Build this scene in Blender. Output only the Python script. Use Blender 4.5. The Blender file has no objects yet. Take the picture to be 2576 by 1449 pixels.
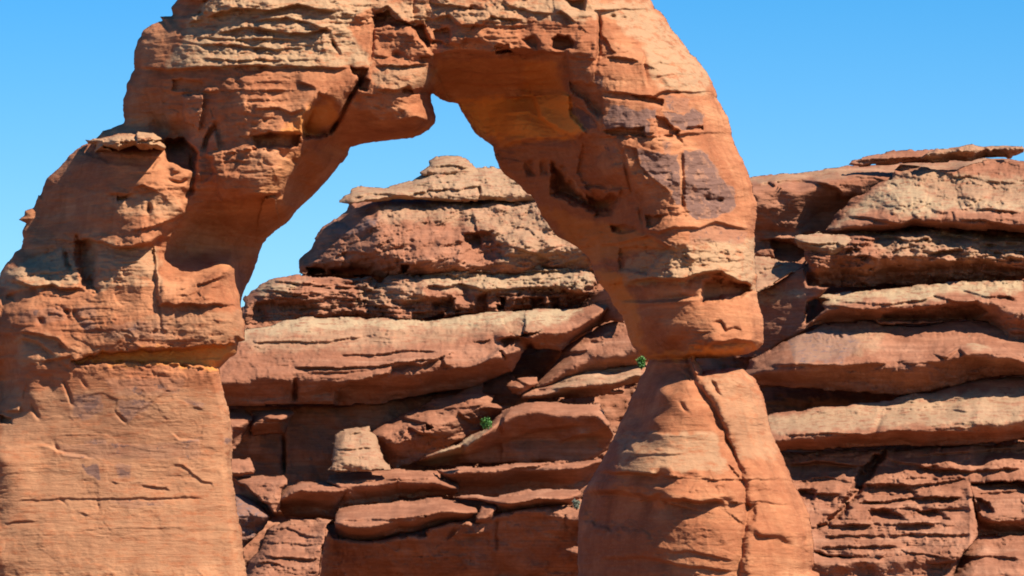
import bpy, math, random
import numpy as np
from mathutils import Vector

# ------------------------------------------------------------------ camera, sky, sun, exposure
scene = bpy.context.scene
COL = scene.collection
CAM = np.array([12.88, -120.0, -3.0]); TGT = np.array([12.88, 0.0, 7.245])
DIST = float(np.linalg.norm(TGT - CAM)); PW, PH = 2576.0, 1449.0
cd = bpy.data.cameras.new("camera"); cam = bpy.data.objects.new("camera", cd); COL.objects.link(cam)
cd.sensor_width = 36.0; cd.lens = 36.0 * DIST / 25.76; cd.clip_start = 1.0; cd.clip_end = 6000.0
cam.location = CAM
cam.rotation_euler = (Vector(TGT) - Vector(CAM)).to_track_quat('-Z', 'Y').to_euler()
scene.camera = cam

SUN = np.array([0.55, -0.39, 0.74]); SUN = SUN / np.linalg.norm(SUN)
EL = math.asin(SUN[2]); AZ = math.atan2(SUN[0], SUN[1])       # azimuth clockwise from +Y
world = bpy.data.worlds.new("World"); scene.world = world; world.use_nodes = True
nt = world.node_tree; nt.nodes.clear()
out = nt.nodes.new("ShaderNodeOutputWorld"); bg = nt.nodes.new("ShaderNodeBackground")
sky = nt.nodes.new("ShaderNodeTexSky"); sky.sky_type = 'NISHITA'; sky.sun_disc = False
sky.sun_elevation = EL; sky.sun_rotation = AZ; sky.altitude = 1400; sky.air_density = 1.0
sky.dust_density = 0.1; sky.ozone_density = 2.0
hs = nt.nodes.new("ShaderNodeHueSaturation"); hs.inputs['Saturation'].default_value = 1.6
hs.inputs['Hue'].default_value = 0.502; hs.inputs['Value'].default_value = 1.55
nt.links.new(sky.outputs[0], hs.inputs['Color']); nt.links.new(hs.outputs[0], bg.inputs['Color'])
bg.inputs['Strength'].default_value = 0.05
nt.links.new(bg.outputs[0], out.inputs[0])
sd_ = bpy.data.lights.new("sun", 'SUN'); sd_.energy = 5.0; sd_.angle = math.radians(0.5); sd_.color = (1.0, 0.93, 0.82)
so = bpy.data.objects.new("sun", sd_); COL.objects.link(so)
so.rotation_euler = Vector(SUN).to_track_quat('Z', 'Y').to_euler()
so.location = Vector(SUN) * 200
scene.view_settings.view_transform = 'Standard'; scene.view_settings.look = 'None'
scene.view_settings.gamma = 1.0; scene.view_settings.exposure = 1.0
scene.cycles.max_bounces = 6; scene.cycles.diffuse_bounces = 4
scene.cycles.pixel_filter_type = 'BLACKMAN_HARRIS'; scene.cycles.filter_width = 1.8

# ------------------------------------------------------------------ pixel <-> world
fw = (TGT - CAM) / DIST; rt = np.array([1.0, 0, 0]); up = np.cross(rt, fw)
K = 25.76 / DIST / PW
def pt(px, py, y):
    px = np.asarray(px, float); py = np.asarray(py, float)
    a = (px - PW / 2) * K; b = (PH / 2 - py) * K
    d = [fw[i] + rt[i] * a + up[i] * b for i in range(3)]
    t = (y - CAM[1]) / d[1]
    return np.stack([CAM[0] + d[0] * t, CAM[1] + d[1] * t, CAM[2] + d[2] * t], -1)

# windows of the survey sketches: offset x, offset y, scale
ZR = {'P': (0, 0, 1), 'a': (0, 0, .3473), 'b': (628.9, 0, .3473), 'c': (1257.8, 0, .3473), 'd': (0, 471.7, .3473),
      'e': (628.9, 471.7, .3473), 'f': (1257.8, 471.7, .3473), 'g': (0, 945.9, .3473), 'h': (566, 945.9, .3472),
      'i': (1006.2, 945.9, .3472), 'j': (1383.6, 883, .3906), 'k': (1884.2, 314.5, .3473), 'l': (1884.2, 754.7, .4791)}
def q(s):
    """'a 1 2 3 4 b 5 6' -> list of points in photo units"""
    r = []; t = 'P'; buf = []
    for w in s.split():
        if w in ZR: t = w; continue
        buf.append(float(w))
        if len(buf) == 2:
            ox, oy, k = ZR[t]; r.append((ox + buf[0] * k, oy + buf[1] * k)); buf = []
    return r

# ------------------------------------------------------------------ noise
_tabs = {}
def vn(x, y, seed=0):
    if seed not in _tabs: _tabs[seed] = np.random.RandomState(seed + 11).rand(256, 256) * 2 - 1
    T = _tabs[seed]
    xi = np.floor(x); yi = np.floor(y); fx = x - xi; fy = y - yi
    fx = fx * fx * fx * (fx * (fx * 6 - 15) + 10); fy = fy * fy * fy * (fy * (fy * 6 - 15) + 10)
    xi = xi.astype(int) & 255; yi = yi.astype(int) & 255; x1 = (xi + 1) & 255; y1 = (yi + 1) & 255
    a = T[yi, xi]; b = T[yi, x1]; c = T[y1, xi]; d = T[y1, x1]
    return (a + (b - a) * fx) * (1 - fy) + (c + (d - c) * fx) * fy
def fbm(x, y, o=4, seed=0, g=.5):
    s = 0; a = 1; n = 0
    for i in range(o):
        s = s + a * vn(x * 2 ** i + 17.3 * i, y * 2 ** i + 5.1 * i, seed + i); n += a; a *= g
    return s / n
def ss(t): t = np.clip(t, 0, 1); return t * t * (3 - 2 * t)

def blur(A, r):
    if r < 1: return A
    r = int(r); k = np.exp(-0.5 * (np.arange(-2 * r, 2 * r + 1) / r) ** 2); k /= k.sum()
    B = np.pad(A, ((2 * r, 2 * r), (0, 0)), 'edge'); o = 0
    for i, w in enumerate(k): o = o + w * B[i:i + A.shape[0]]
    B = np.pad(o, ((0, 0), (2 * r, 2 * r)), 'edge'); o = 0
    for i, w in enumerate(k): o = o + w * B[:, i:i + A.shape[1]]
    return o

# ------------------------------------------------------------------ a carved rock body
class Rock:
    def __init__(s, outline, step=2.3, edge=2.5, seed=0, chip=1.0):
        s.seed = seed; s.step = step
        o = np.array(outline, float); s.outl = o
        m = 8; s.x0, s.y0 = o.min(0) - m; x1, y1 = o.max(0) + m
        s.xs = np.arange(s.x0, x1, step); s.ys = np.arange(s.y0, y1, step)
        s.X, s.Y = np.meshgrid(s.xs, s.ys)
        s.sd = s.sdf(o)
        wx, wy = s.X / 100, s.Y / 100
        s.sd = s.sd + edge * fbm(wx * 3, wy * 6, 4, seed + 3)
        s.sd = s.sd + edge * 1.3 * (ss((fbm(wx * 2.2 + 5, wy * 3.0, 3, seed + 9) + .02) / .12) - .5) * chip
        s.F = np.zeros_like(s.X); s.col = np.zeros(s.X.shape + (3,)); s.rough = np.ones_like(s.X)
    def sdf(s, o):
        o = np.array(o, float); best = np.full(s.X.shape, 1e9); ins = np.zeros(s.X.shape, bool)
        for i in range(len(o)):
            a = o[i]; b = o[(i + 1) % len(o)]; ab = b - a; L = ab @ ab + 1e-9
            t = np.clip(((s.X - a[0]) * ab[0] + (s.Y - a[1]) * ab[1]) / L, 0, 1)
            best = np.minimum(best, (s.X - a[0] - t * ab[0]) ** 2 + (s.Y - a[1] - t * ab[1]) ** 2)
            if a[1] != b[1]:
                c = ((a[1] > s.Y) != (b[1] > s.Y)) & (s.X < (b[0] - a[0]) * (s.Y - a[1]) / (b[1] - a[1]) + a[0])
                ins ^= c
        d = np.sqrt(best); return np.where(ins, d, -d)
    def field(s, pts, bl=6):
        """smooth surface through scattered (x, y, value)"""
        p = np.array(pts, float); n = len(p)
        if n == 1: return np.full(s.X.shape, p[0, 2])
        D = np.hypot(p[:, None, 0] - p[None, :, 0], p[:, None, 1] - p[None, :, 1])
        A = np.zeros((n + 1, n + 1)); A[:n, :n] = -D - np.eye(n) * 2.0; A[n, :n] = 1; A[:n, n] = 1
        w = np.linalg.solve(A, np.append(p[:, 2], 0))
        cs = max(1, int(8 / s.step)); gx = s.X[::cs, ::cs]; gy = s.Y[::cs, ::cs]; v = np.full(gx.shape, w[n])
        for i in range(n): v -= w[i] * np.hypot(gx - p[i, 0], gy - p[i, 1])
        # bilinear upsample
        H, W = s.X.shape; iy = np.clip(np.arange(H) / cs, 0, v.shape[0] - 1.0001); ix = np.clip(np.arange(W) / cs, 0, v.shape[1] - 1.0001)
        if v.shape[0] < 2 or v.shape[1] < 2: return np.full(s.X.shape, v.mean())
        y0 = iy.astype(int); x0 = ix.astype(int); fy = (iy - y0)[:, None]; fx = (ix - x0)[None]
        V = (v[y0][:, x0] * (1 - fx) + v[y0][:, x0 + 1] * fx) * (1 - fy) + (v[y0 + 1][:, x0] * (1 - fx) + v[y0 + 1][:, x0 + 1] * fx) * fy
        return blur(V, bl / s.step * 1.0) if bl else V
    def win(s, p, m):
        p = np.array(p); a = p.min(0) - m; b = p.max(0) + m
        i0 = max(0, int((a[0] - s.x0) / s.step)); i1 = min(len(s.xs), int((b[0] - s.x0) / s.step) + 2)
        j0 = max(0, int((a[1] - s.y0) / s.step)); j1 = min(len(s.ys), int((b[1] - s.y0) / s.step) + 2)
        return (slice(j0, j1), slice(i0, i1)) if i1 > i0 and j1 > j0 else None
    def line(s, p, w, jit=3.0):
        X = s.X[w]; Y = s.Y[w]
        X = X + jit * fbm(X / 22, Y / 22, 3, s.seed + 40); Y = Y + jit * fbm(X / 25, Y / 14, 3, s.seed + 50)
        best = np.full(X.shape, 1e9); side = np.zeros(X.shape)
        for i in range(len(p) - 1):
            ax, ay = p[i]; bx, by = p[i + 1]; dx, dy = bx - ax, by - ay; L = dx * dx + dy * dy + 1e-9
            t = ((X - ax) * dx + (Y - ay) * dy) / L; tc = np.clip(t, 0, 1)
            d = (X - ax - tc * dx) ** 2 + (Y - ay - tc * dy) ** 2
            c = ((X - ax) * dy - (Y - ay) * dx) / math.sqrt(L)       # left hand of travel positive
            m = d < best - 1e-6; best = np.where(m, d, best); side = np.where(m, np.sign(c), side)
        e = np.minimum(np.hypot(X - p[0][0], Y - p[0][1]), np.hypot(X - p[-1][0], Y - p[-1][1]))
        return np.sqrt(best) * side, e
    def ledge(s, c, h, fall=25, w=3, below=.35, fb=None, taper=30):
        """left hand of travel stands proud of the line by h, easing back over fall"""
        p = q(c) if isinstance(c, str) else c; fb = fb or fall * .7
        W = s.win(p, max(fall, fb) * 3)
        if W is None: return
        t, e = s.line(p, W); g = ss(e / taper) if taper else 1
        A = np.where(t > 0, np.exp(-(t / fall) ** 1.3), 0) * ss((t + w) / (2 * w))
        A = ss((t + w) / (2 * w)) * np.exp(-(np.maximum(t, 0) / fall) ** 1.3)
        B = (1 - ss((t + w) / (2 * w))) * np.exp(-(np.maximum(-t, 0) / fb) ** 1.3)
        s.F[W] += g * h * (A * (1 - below) - B * below)
    def crack(s, c, h, w=4, jit=3, taper=25):
        p = q(c) if isinstance(c, str) else c; W = s.win(p, w * 3)
        if W is None: return
        t, e = s.line(p, W, jit); s.F[W] -= h * np.exp(-(t / w) ** 2) * (ss(e / taper) * .85 + .15)
    def plate(s, c, h, soft=5, jit=6, grad=None):
        p = q(c) if isinstance(c, str) else c; W = s.win(p, soft + 12)
        if W is None: return
        d = s.psd(p, W, jit); k = ss(d / soft + .5)
        if grad is not None:
            cx = sum(a for a, b in p) / len(p); cy = sum(b for a, b in p) / len(p)
            h = h + grad[0] * (s.X[W] - cx) / 100 + grad[1] * (s.Y[W] - cy) / 100
        s.F[W] += h * k
    def psd(s, p, W, jit):
        X = s.X[W]; Y = s.Y[W]
        X2 = X + jit * fbm(X / 20, Y / 20, 4, s.seed + 60); Y2 = Y + jit * fbm(X / 20, Y / 14, 4, s.seed + 70)
        o = np.array(p, float); best = np.full(X.shape, 1e9); ins = np.zeros(X.shape, bool)
        for i in range(len(o)):
            a = o[i]; b = o[(i + 1) % len(o)]; ab = b - a; L = ab @ ab + 1e-9
            t = np.clip(((X2 - a[0]) * ab[0] + (Y2 - a[1]) * ab[1]) / L, 0, 1)
            best = np.minimum(best, (X2 - a[0] - t * ab[0]) ** 2 + (Y2 - a[1] - t * ab[1]) ** 2)
            if a[1] != b[1]: ins ^= ((a[1] > Y2) != (b[1] > Y2)) & (X2 < (b[0] - a[0]) * (Y2 - a[1]) / (b[1] - a[1]) + a[0])
        d = np.sqrt(best); return np.where(ins, d, -d)
    def paint(s, c, ch, v, soft=8, jit=10):
        """ch 0 varnish (and soffit shade), 1 cream, 2 red (and painted bounce glow); 'r' roughness of the carving"""
        p = q(c) if isinstance(c, str) else c; W = s.win(p, soft + jit + 5)
        if W is None: return
        k = ss(s.psd(p, W, jit) / soft + .5)
        if ch == 'r': s.rough[W] = s.rough[W] * (1 - k) + v * k
        else: s.col[W + (ch,)] = s.col[W + (ch,)] * (1 - k) + v * k
    def bump(s, cx, cy, rx, ry, h):
        W = s.win([(cx - rx, cy - ry), (cx + rx, cy + ry)], max(rx, ry))
        if W is None: return
        s.F[W] += h * np.exp(-((s.X[W] - cx) / rx) ** 2 - ((s.Y[W] - cy) / ry) ** 2)
    def weather(s, amp=1.0, bed=1.0, tilt=0.0, plates=1.0, lumps=1.0, scale=1.0, fine=1.0):
        """bedding, exfoliated plates, lumps, pits. scale: metres per 100 photo units"""
        x = s.X / 100 * scale; z = s.Y / 100 * scale; sd = s.seed * 7
        zz = z + tilt * x + .12 * fbm(x * .7, z * .7, 3, sd + 1) + .02 * fbm(x * 4, z * 4, 2, sd + 2)
        m = ss(.5 + 1.2 * fbm(x * .5, z * .9, 3, sd + 5)); m2 = ss(.5 + 1.5 * fbm(x * .8 + 9, z * .8, 3, sd + 6))
        R = s.rough * amp
        b = .045 * fbm(x * .5, zz * 5, 3, sd + 8, .6) + .028 * fbm(x * 1.3, zz * 13, 2, sd + 12, .6)
        b += .020 * fine * fbm(x * .9, zz * 26, 2, sd + 13, .6)
        n = fbm(x * .35, zz * 3.3, 3, sd + 15); b += .05 * (ss((n + .02) / .04) - .5) + .035 * (ss((n - .22) / .05) - .5)
        s.F += R * bed * b * (.12 + .8 * m)
        n = fbm(x * .9, z * 1.1, 4, sd + 20)
        s.F += R * plates * (.06 * (ss((n - .05) / .035)) + .05 * ss((n + .25) / .04) + .05 * ss((fbm(x * 1.7 + 3, z * 2.2, 4, sd + 24) - .12) / .05)) * (.4 + .6 * m2)
        s.F += R * lumps * (.12 * fbm(x * 1.1, z * 1.2, 3, sd + 30) + .034 * fbm(x * 5, z * 8, 4, sd + 34, .6) * (.15 + m2) )
        s.F += R * .008 * fbm(x * 12, z * 20, 2, sd + 38)
        R2 = np.clip(s.rough - 1, 0, 1.5) * amp
        s.F += R2 * (.07 * fbm(x * 1.6, zz * 15, 3, sd + 61, .6) + .06 * fbm(x * 6, z * 13, 3, sd + 65, .65) + .05 * (ss((fbm(x * 1.2, zz * 9, 3, sd + 69) - .02) / .05) - .5))
        n = fbm(x * 2.2, z * 5.5, 3, sd + 42)
        s.F -= R * .05 * ss((n - .42) / .14) * m2
    def finish_relief(s, rim, Rr, power=2.0, rel=None):
        d = np.maximum(s.sd, 0)
        if rel is not None: rim = np.maximum(rim, s.F - rel)
        d = np.maximum(s.sd, 0); t = np.clip(d / Rr, 0, 1); prof = (1 - (1 - t) ** power) ** (1 / power)
        rim = np.minimum(rim, s.F); s.d = d
        s.F = rim + (s.F - rim) * prof
    def build(s, ybase, back, name, mat, parent=None, regions=None):
        """front relief + back, one closed body; regions: list of (name, polygon) splits"""
        H, W = s.X.shape; st = s.step
        gy, gx = np.gradient(s.sd, st); gl = np.hypot(gx, gy) + 1e-6; gx /= gl; gy /= gl
        ok = s.sd > -.75 * st; edge = ok & (s.sd < .3 * st)
        PX = np.where(edge, s.X - gx * s.sd, s.X); PY = np.where(edge, s.Y - gy * s.sd, s.Y)
        B = s.F - np.maximum(s.F - back, .25) * ss(np.maximum(s.sd, 0) / 70) ** .6
        B[edge] = s.F[edge]
        yb = ybase if np.isscalar(ybase) else ybase
        VF = pt(PX, PY, yb - s.F).reshape(-1, 3); VB = pt(PX, PY, yb - B).reshape(-1, 3)
        idx = np.arange(H * W).reshape(H, W); E = edge.ravel()
        bi = np.where(E, np.arange(H * W), np.arange(H * W) + H * W)
        a, b, c, d = idx[:-1, :-1], idx[:-1, 1:], idx[1:, 1:], idx[1:, :-1]
        oa, ob, oc, od = ok[:-1, :-1], ok[:-1, 1:], ok[1:, 1:], ok[1:, :-1]
        n = oa.astype(int) + ob + oc + od
        allE = edge[:-1, :-1] & edge[:-1, 1:] & edge[1:, 1:] & edge[1:, :-1]
        cx = (s.X[:-1, :-1] + st / 2); cy = (s.Y[:-1, :-1] + st / 2)
        lab = np.zeros(cx.shape, int)
        if regions:
            for k, (nm, poly) in enumerate(regions):
                if poly is None: continue
                o = q(poly) if isinstance(poly, str) else poly; ins = np.zeros(cx.shape, bool)
                for i in range(len(o)):
                    p0 = o[i]; p1 = o[(i + 1) % len(o)]
                    if p0[1] != p1[1]: ins ^= ((p0[1] > cy) != (p1[1] > cy)) & (cx < (p1[0] - p0[0]) * (cy - p0[1]) / (p1[1] - p0[1]) + p0[0])
                lab[ins] = k
        V = np.concatenate([VF, VB]); C = np.concatenate([s.col.reshape(-1, 3), s.col.reshape(-1, 3) * .3])
        objs = []
        for k in range(len(regions) if regions else 1):
            m = (n == 4) & (lab == k) & ~allE
            q4 = np.stack([a[m], d[m], c[m], b[m]], 1); tris = []
            for (v0, v1, v2, miss) in ((b, d, c, oa), (a, d, c, ob), (a, d, b, oc), (a, c, b, od)):
                mm = (n == 3) & ~miss & (lab == k); tris.append(np.stack([v0[mm], v1[mm], v2[mm]], 1))
            t3 = np.concatenate(tris); q4b = bi[q4][:, ::-1]; t3b = bi[t3][:, ::-1]
            tr = np.concatenate([t3, t3b]); qd = np.concatenate([q4, q4b])
            if len(qd) == 0: continue
            used = np.unique(np.concatenate([tr.ravel(), qd.ravel()])); mp = np.zeros(len(V), int); mp[used] = np.arange(len(used))
            vv = V[used]; org = np.array([vv[:, 0].mean(), vv[:, 1].mean(), vv[:, 2].min()])
            me = bpy.data.meshes.new(name); me.vertices.add(len(used))
            base = org if parent is None else np.array(parent.location)
            me.vertices.foreach_set("co", (vv - base).ravel().astype(np.float32))
            li = np.concatenate([mp[qd].ravel(), mp[tr].ravel()]); me.loops.add(len(li)); me.loops.foreach_set("vertex_index", li.astype(np.int32))
            st_ = np.concatenate([np.arange(len(qd)) * 4, len(qd) * 4 + np.arange(len(tr)) * 3]); me.polygons.add(len(st_))
            me.polygons.foreach_set("loop_start", st_.astype(np.int32))
            me.polygons.foreach_set("use_smooth", np.ones(len(st_), bool))
            me.update(calc_edges=True); me.validate()
            ca = me.color_attributes.new("stain_glow", 'FLOAT_COLOR', 'POINT')
            ca.data.foreach_set("color", np.concatenate([C[used], np.ones((len(used), 1))], 1).ravel().astype(np.float32))
            me.materials.append(mat)
            nm = regions[k][0] if regions else name
            me.name = nm
            o = bpy.data.objects.new(nm, me); COL.objects.link(o)
            if parent is None: o.location = org
            else: o.parent = parent
            objs.append(o)
        return objs

def tag(o, label=None, cat=None, group=None, kind=None):
    for k, v in (('label', label), ('category', cat), ('group', group), ('kind', kind)):
        if v: o[k] = v
    return o

# ------------------------------------------------------------------ materials
def rock_mat(name, c1, c2, c3, cream, varnish, red, bump=.5, sc=1.0, streaks=.5, lamk=.3):
    m = bpy.data.materials.new(name); m.use_nodes = True; t = m.node_tree; N = t.nodes; L = t.links
    bs = N['Principled BSDF']; bs.inputs['Roughness'].default_value = .92; bs.inputs['Specular IOR Level'].default_value = .15
    g = N.new("ShaderNodeNewGeometry")
    def mp(s):
        v = N.new("ShaderNodeVectorMath"); v.operation = 'MULTIPLY'; L.new(g.outputs['Position'], v.inputs[0]); v.inputs[1].default_value = s; return v.outputs[0]
    def noise(v, s, det=6, rough=.6, dist=0):
        n = N.new("ShaderNodeTexNoise"); L.new(v, n.inputs['Vector']); n.inputs['Scale'].default_value = s
        n.inputs['Detail'].default_value = det; n.inputs['Roughness'].default_value = rough; n.inputs['Distortion'].default_value = dist; return n.outputs['Fac']
    def ramp(f, pts):
        r = N.new("ShaderNodeValToRGB"); L.new(f, r.inputs[0]); e = r.color_ramp.elements
        for i, (p, c) in enumerate(pts):
            if i > 1: e.new(p)
        for i, (p, c) in enumerate(sorted(pts)): e[i].position = p; e[i].color = tuple(c) + (1,) if len(c) == 3 else c
        return r.outputs[0]
    def mix(f, a, b, mode='MIX'):
        x = N.new("ShaderNodeMix"); x.data_type = 'RGBA'; x.blend_type = mode
        if isinstance(f, float): x.inputs[0].default_value = f
        else: L.new(f, x.inputs[0])
        for k, v in ((6, a), (7, b)):
            if isinstance(v, tuple): x.inputs[k].default_value = v + (1,)
            else: L.new(v, x.inputs[k])
        return x.outputs[2]
    def math_(op, a, b):
        x = N.new("ShaderNodeMath"); x.operation = op; x.use_clamp = True
        for k, v in ((0, a), (1, b)):
            if isinstance(v, float): x.inputs[k].default_value = v
            else: L.new(v, x.inputs[k])
        return x.outputs[0]
    pos = mp((1, 1, 1)); bed = mp((.16 * sc, .16 * sc, 2.2 * sc))
    strata = noise(bed, 1.0, 5, .6, .6); blot = noise(pos, .55 * sc, 6, .62, .4); fine = noise(mp((1.5, 1.5, 4)), 3.0 * sc, 8, .7)
    base = ramp(strata, [(.3, c1), (.5, c2), (.72, c3)])
    base = mix(ramp(blot, [(.42, (0, 0, 0)), (.62, (1, 1, 1))]), base, c1)
    base = mix(math_('MULTIPLY', ramp(fine, [(.5, (0, 0, 0)), (.75, (1, 1, 1))]), .5), base, c3)
    at = N.new("ShaderNodeAttribute"); at.attribute_name = "stain_glow"; sp = N.new("ShaderNodeSeparateColor"); L.new(at.outputs['Color'], sp.inputs[0])
    vs_ = N.new("ShaderNodeMath"); vs_.operation = 'MULTIPLY_ADD'; L.new(noise(mp((1.6, 1.6, 2.0)), 2.0 * sc, 7, .68), vs_.inputs[0]); vs_.inputs[1].default_value = 3.2; vs_.inputs[2].default_value = -1.95
    vm = N.new("ShaderNodeMath"); vm.operation = 'ADD'; L.new(sp.outputs[0], vm.inputs[0]); L.new(vs_.outputs[0], vm.inputs[1])
    vk = N.new("ShaderNodeMath"); vk.operation = 'MULTIPLY'; L.new(ramp(vm.outputs[0], [(.30, (0, 0, 0)), (.42, (1, 1, 1))]), vk.inputs[0]); L.new(ramp(sp.outputs[0], [(.02, (0, 0, 0)), (.3, (1, 1, 1))]), vk.inputs[1])
    mott = ramp(noise(mp((1, 1, 2.2)), 1.7 * sc, 9, .72, .3), [(.47, (0, 0, 0)), (.62, (1, 1, 1))])
    base = mix(math_('MULTIPLY', mott, .24), base, tuple(v * .62 for v in c1))
    streak = math_('MULTIPLY', ramp(noise(mp((1.5, 1.5, .22)), 1.1 * sc, 6, .65, .5), [(.5, (0, 0, 0)), (.68, (1, 1, 1))]), streaks)
    base = mix(streak, base, tuple(v * .42 for v in c1))
    lam = ramp(noise(mp((.25, .25, 9)), 1.3 * sc, 4, .6, .3), [(.40, (1, 1, 1)), (.60, (0, 0, 0))])
    base = mix(math_('MULTIPLY', lam, lamk), base, tuple(v * .62 for v in c1))
    rough_noise = noise(mp((1, 1, 3)), 2.2 * sc, 8, .72)
    cr = ramp(rough_noise, [(.36, (0, 0, 0)), (.50, (1, 1, 1))])
    base = mix(math_('MULTIPLY', sp.outputs[1], cr), base, mix(fine, cream, tuple(v * .72 for v in cream)))
    base = mix(math_('MULTIPLY', sp.outputs[0], 1.0), base, tuple(v * .5 + .04 for v in c2))
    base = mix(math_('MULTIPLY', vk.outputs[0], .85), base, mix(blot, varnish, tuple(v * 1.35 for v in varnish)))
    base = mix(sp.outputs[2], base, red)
    # dark lichen / grime specks
    spk = ramp(noise(mp((1, 1, 1.8)), 9 * sc, 6, .7), [(.60, (0, 0, 0)), (.72, (1, 1, 1))])
    base = mix(math_('MULTIPLY', spk, .28), base, tuple(v * .45 for v in c1))
    L.new(base, bs.inputs['Base Color'])
    bp = N.new("ShaderNodeBump"); bp.inputs['Strength'].default_value = bump; bp.inputs['Distance'].default_value = .05 / sc
    hsum = N.new("ShaderNodeMath"); hsum.operation = 'ADD'; L.new(noise(mp((1, 1, 3.0)), 6.0 * sc, 8, .7), hsum.inputs[0]); L.new(noise(mp((.6, .6, 7)), 2.5 * sc, 4, .6), hsum.inputs[1])
    L.new(hsum.outputs[0], bp.inputs['Height']); L.new(bp.outputs[0], bs.inputs['Normal'])
    return m
M_ARCH = rock_mat("arch sandstone", (.285, .096, .041), (.385, .150, .066), (.46, .215, .103), (.40, .255, .14), (.120, .062, .046), (.62, .235, .045), .5, streaks=.4, lamk=.16)  # red colour brightened to carry the soffit panel's painted bounce glow
M_RIDGE = rock_mat("ridge sandstone", (.225, .085, .044), (.305, .127, .069), (.37, .178, .103), (.41, .295, .17), (.13, .08, .07), (.28, .10, .04), .6, 1.1, streaks=.25)
M_GROUND = rock_mat("slickrock ground", (.19, .083, .045), (.23, .105, .06), (.27, .135, .08), (.3, .2, .12), (.1, .07, .06), (.2, .07, .03), .5, .5, streaks=.2)
STEP, RSTEP = 2.3, 2.4

# ------------------------------------------------------------------ the arch
ARCH_OUT = q("""P -230 1750 -215 1450 -200 1300 -150 1120 -90 1000 -100 900 -60 770 d 0 640 40 560 100 480 150 440 175 370 160 310 190 260 140 235 175 205
180 165 240 150 280 60 a 295 1420 310 1380 345 1290 400 1245 450 1190 500 1120 560 1080 640 1040 720 985 745 945 800 935 890 895 900 870 888 800 890 720 912 660
915 610 940 560 970 510 980 480 970 430 970 360 1000 290 1040 220 1100 180 1180 150 1165 125 1250 118 1245 60 1290 0 P 455 -40 500 -90 620 -150 800 -190
1100 -230 1400 -200 1560 -120 1620 -50 c 1095 0 1120 65 1160 80 1200 130 1245 210 1290 270 1345 340 1400 400 1450 450 1500 520 1540 600 1560 660
1580 720 1620 790 1650 850 1672 930 1680 990 1720 1080 1760 1160 1790 1220 1810 1290 1830 1350 1840 1420 f 1860 110 1862 200 1845 290 1850 400
1845 520 1860 640 1855 740 1875 860 1900 930 1912 1010 1910 1130 1870 1180 1790 1210 1640 1235 1410 1240 1440 1290 1470 1330 j 1000 125 1100 120
1160 110 1240 115 1320 180 1365 260 1390 340 1415 470 1440 560 1480 620 1510 710 1560 830 1600 900 1640 980 1670 1060 1690 1160 1700 1250 1695 1410
P 2060 1445 2075 1520 2100 1750 1440 1750 1445 1600 j 178 1449 175 1250 185 1050 205 930 250 850 330 720 410 560 500 360 570 200 615 110 635 60
f 1040 1222 1000 1200 950 1140 930 1080 905 1000 885 930 820 850 780 770 720 700 690 650 670 570 640 500 560 430 500 390 420 350 350 270 310 210 270 130
230 50 c 200 1400 100 1310 50 1270 0 1215 b 1780 1150 1755 1060 1700 1020 1640 970 1580 880 1540 820 1510 750 1440 738 1380 720 1340 695 1330 678
1310 680 1320 750 1345 830 1345 895 1300 940 1240 980 1180 1000 1050 1010 900 1030 790 1050 730 1072 700 1130 640 1210 560 1310 430 1440
e 430 80 340 170 290 240 200 300 90 400 60 500 25 600 0 650 d 1790 700 1760 770 1745 855 1775 1000 1775 1110 1730 1120 1720 1190 1660 1240 1590 1310
1600 1400 g 1610 80 1640 180 1670 320 1688 470 1680 560 1680 680 1690 800 1720 950 1745 1100 1765 1250 1790 1449 P 640 1750""")
A = Rock(ARCH_OUT, step=STEP, edge=3.0, seed=1, chip=.4)
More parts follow.
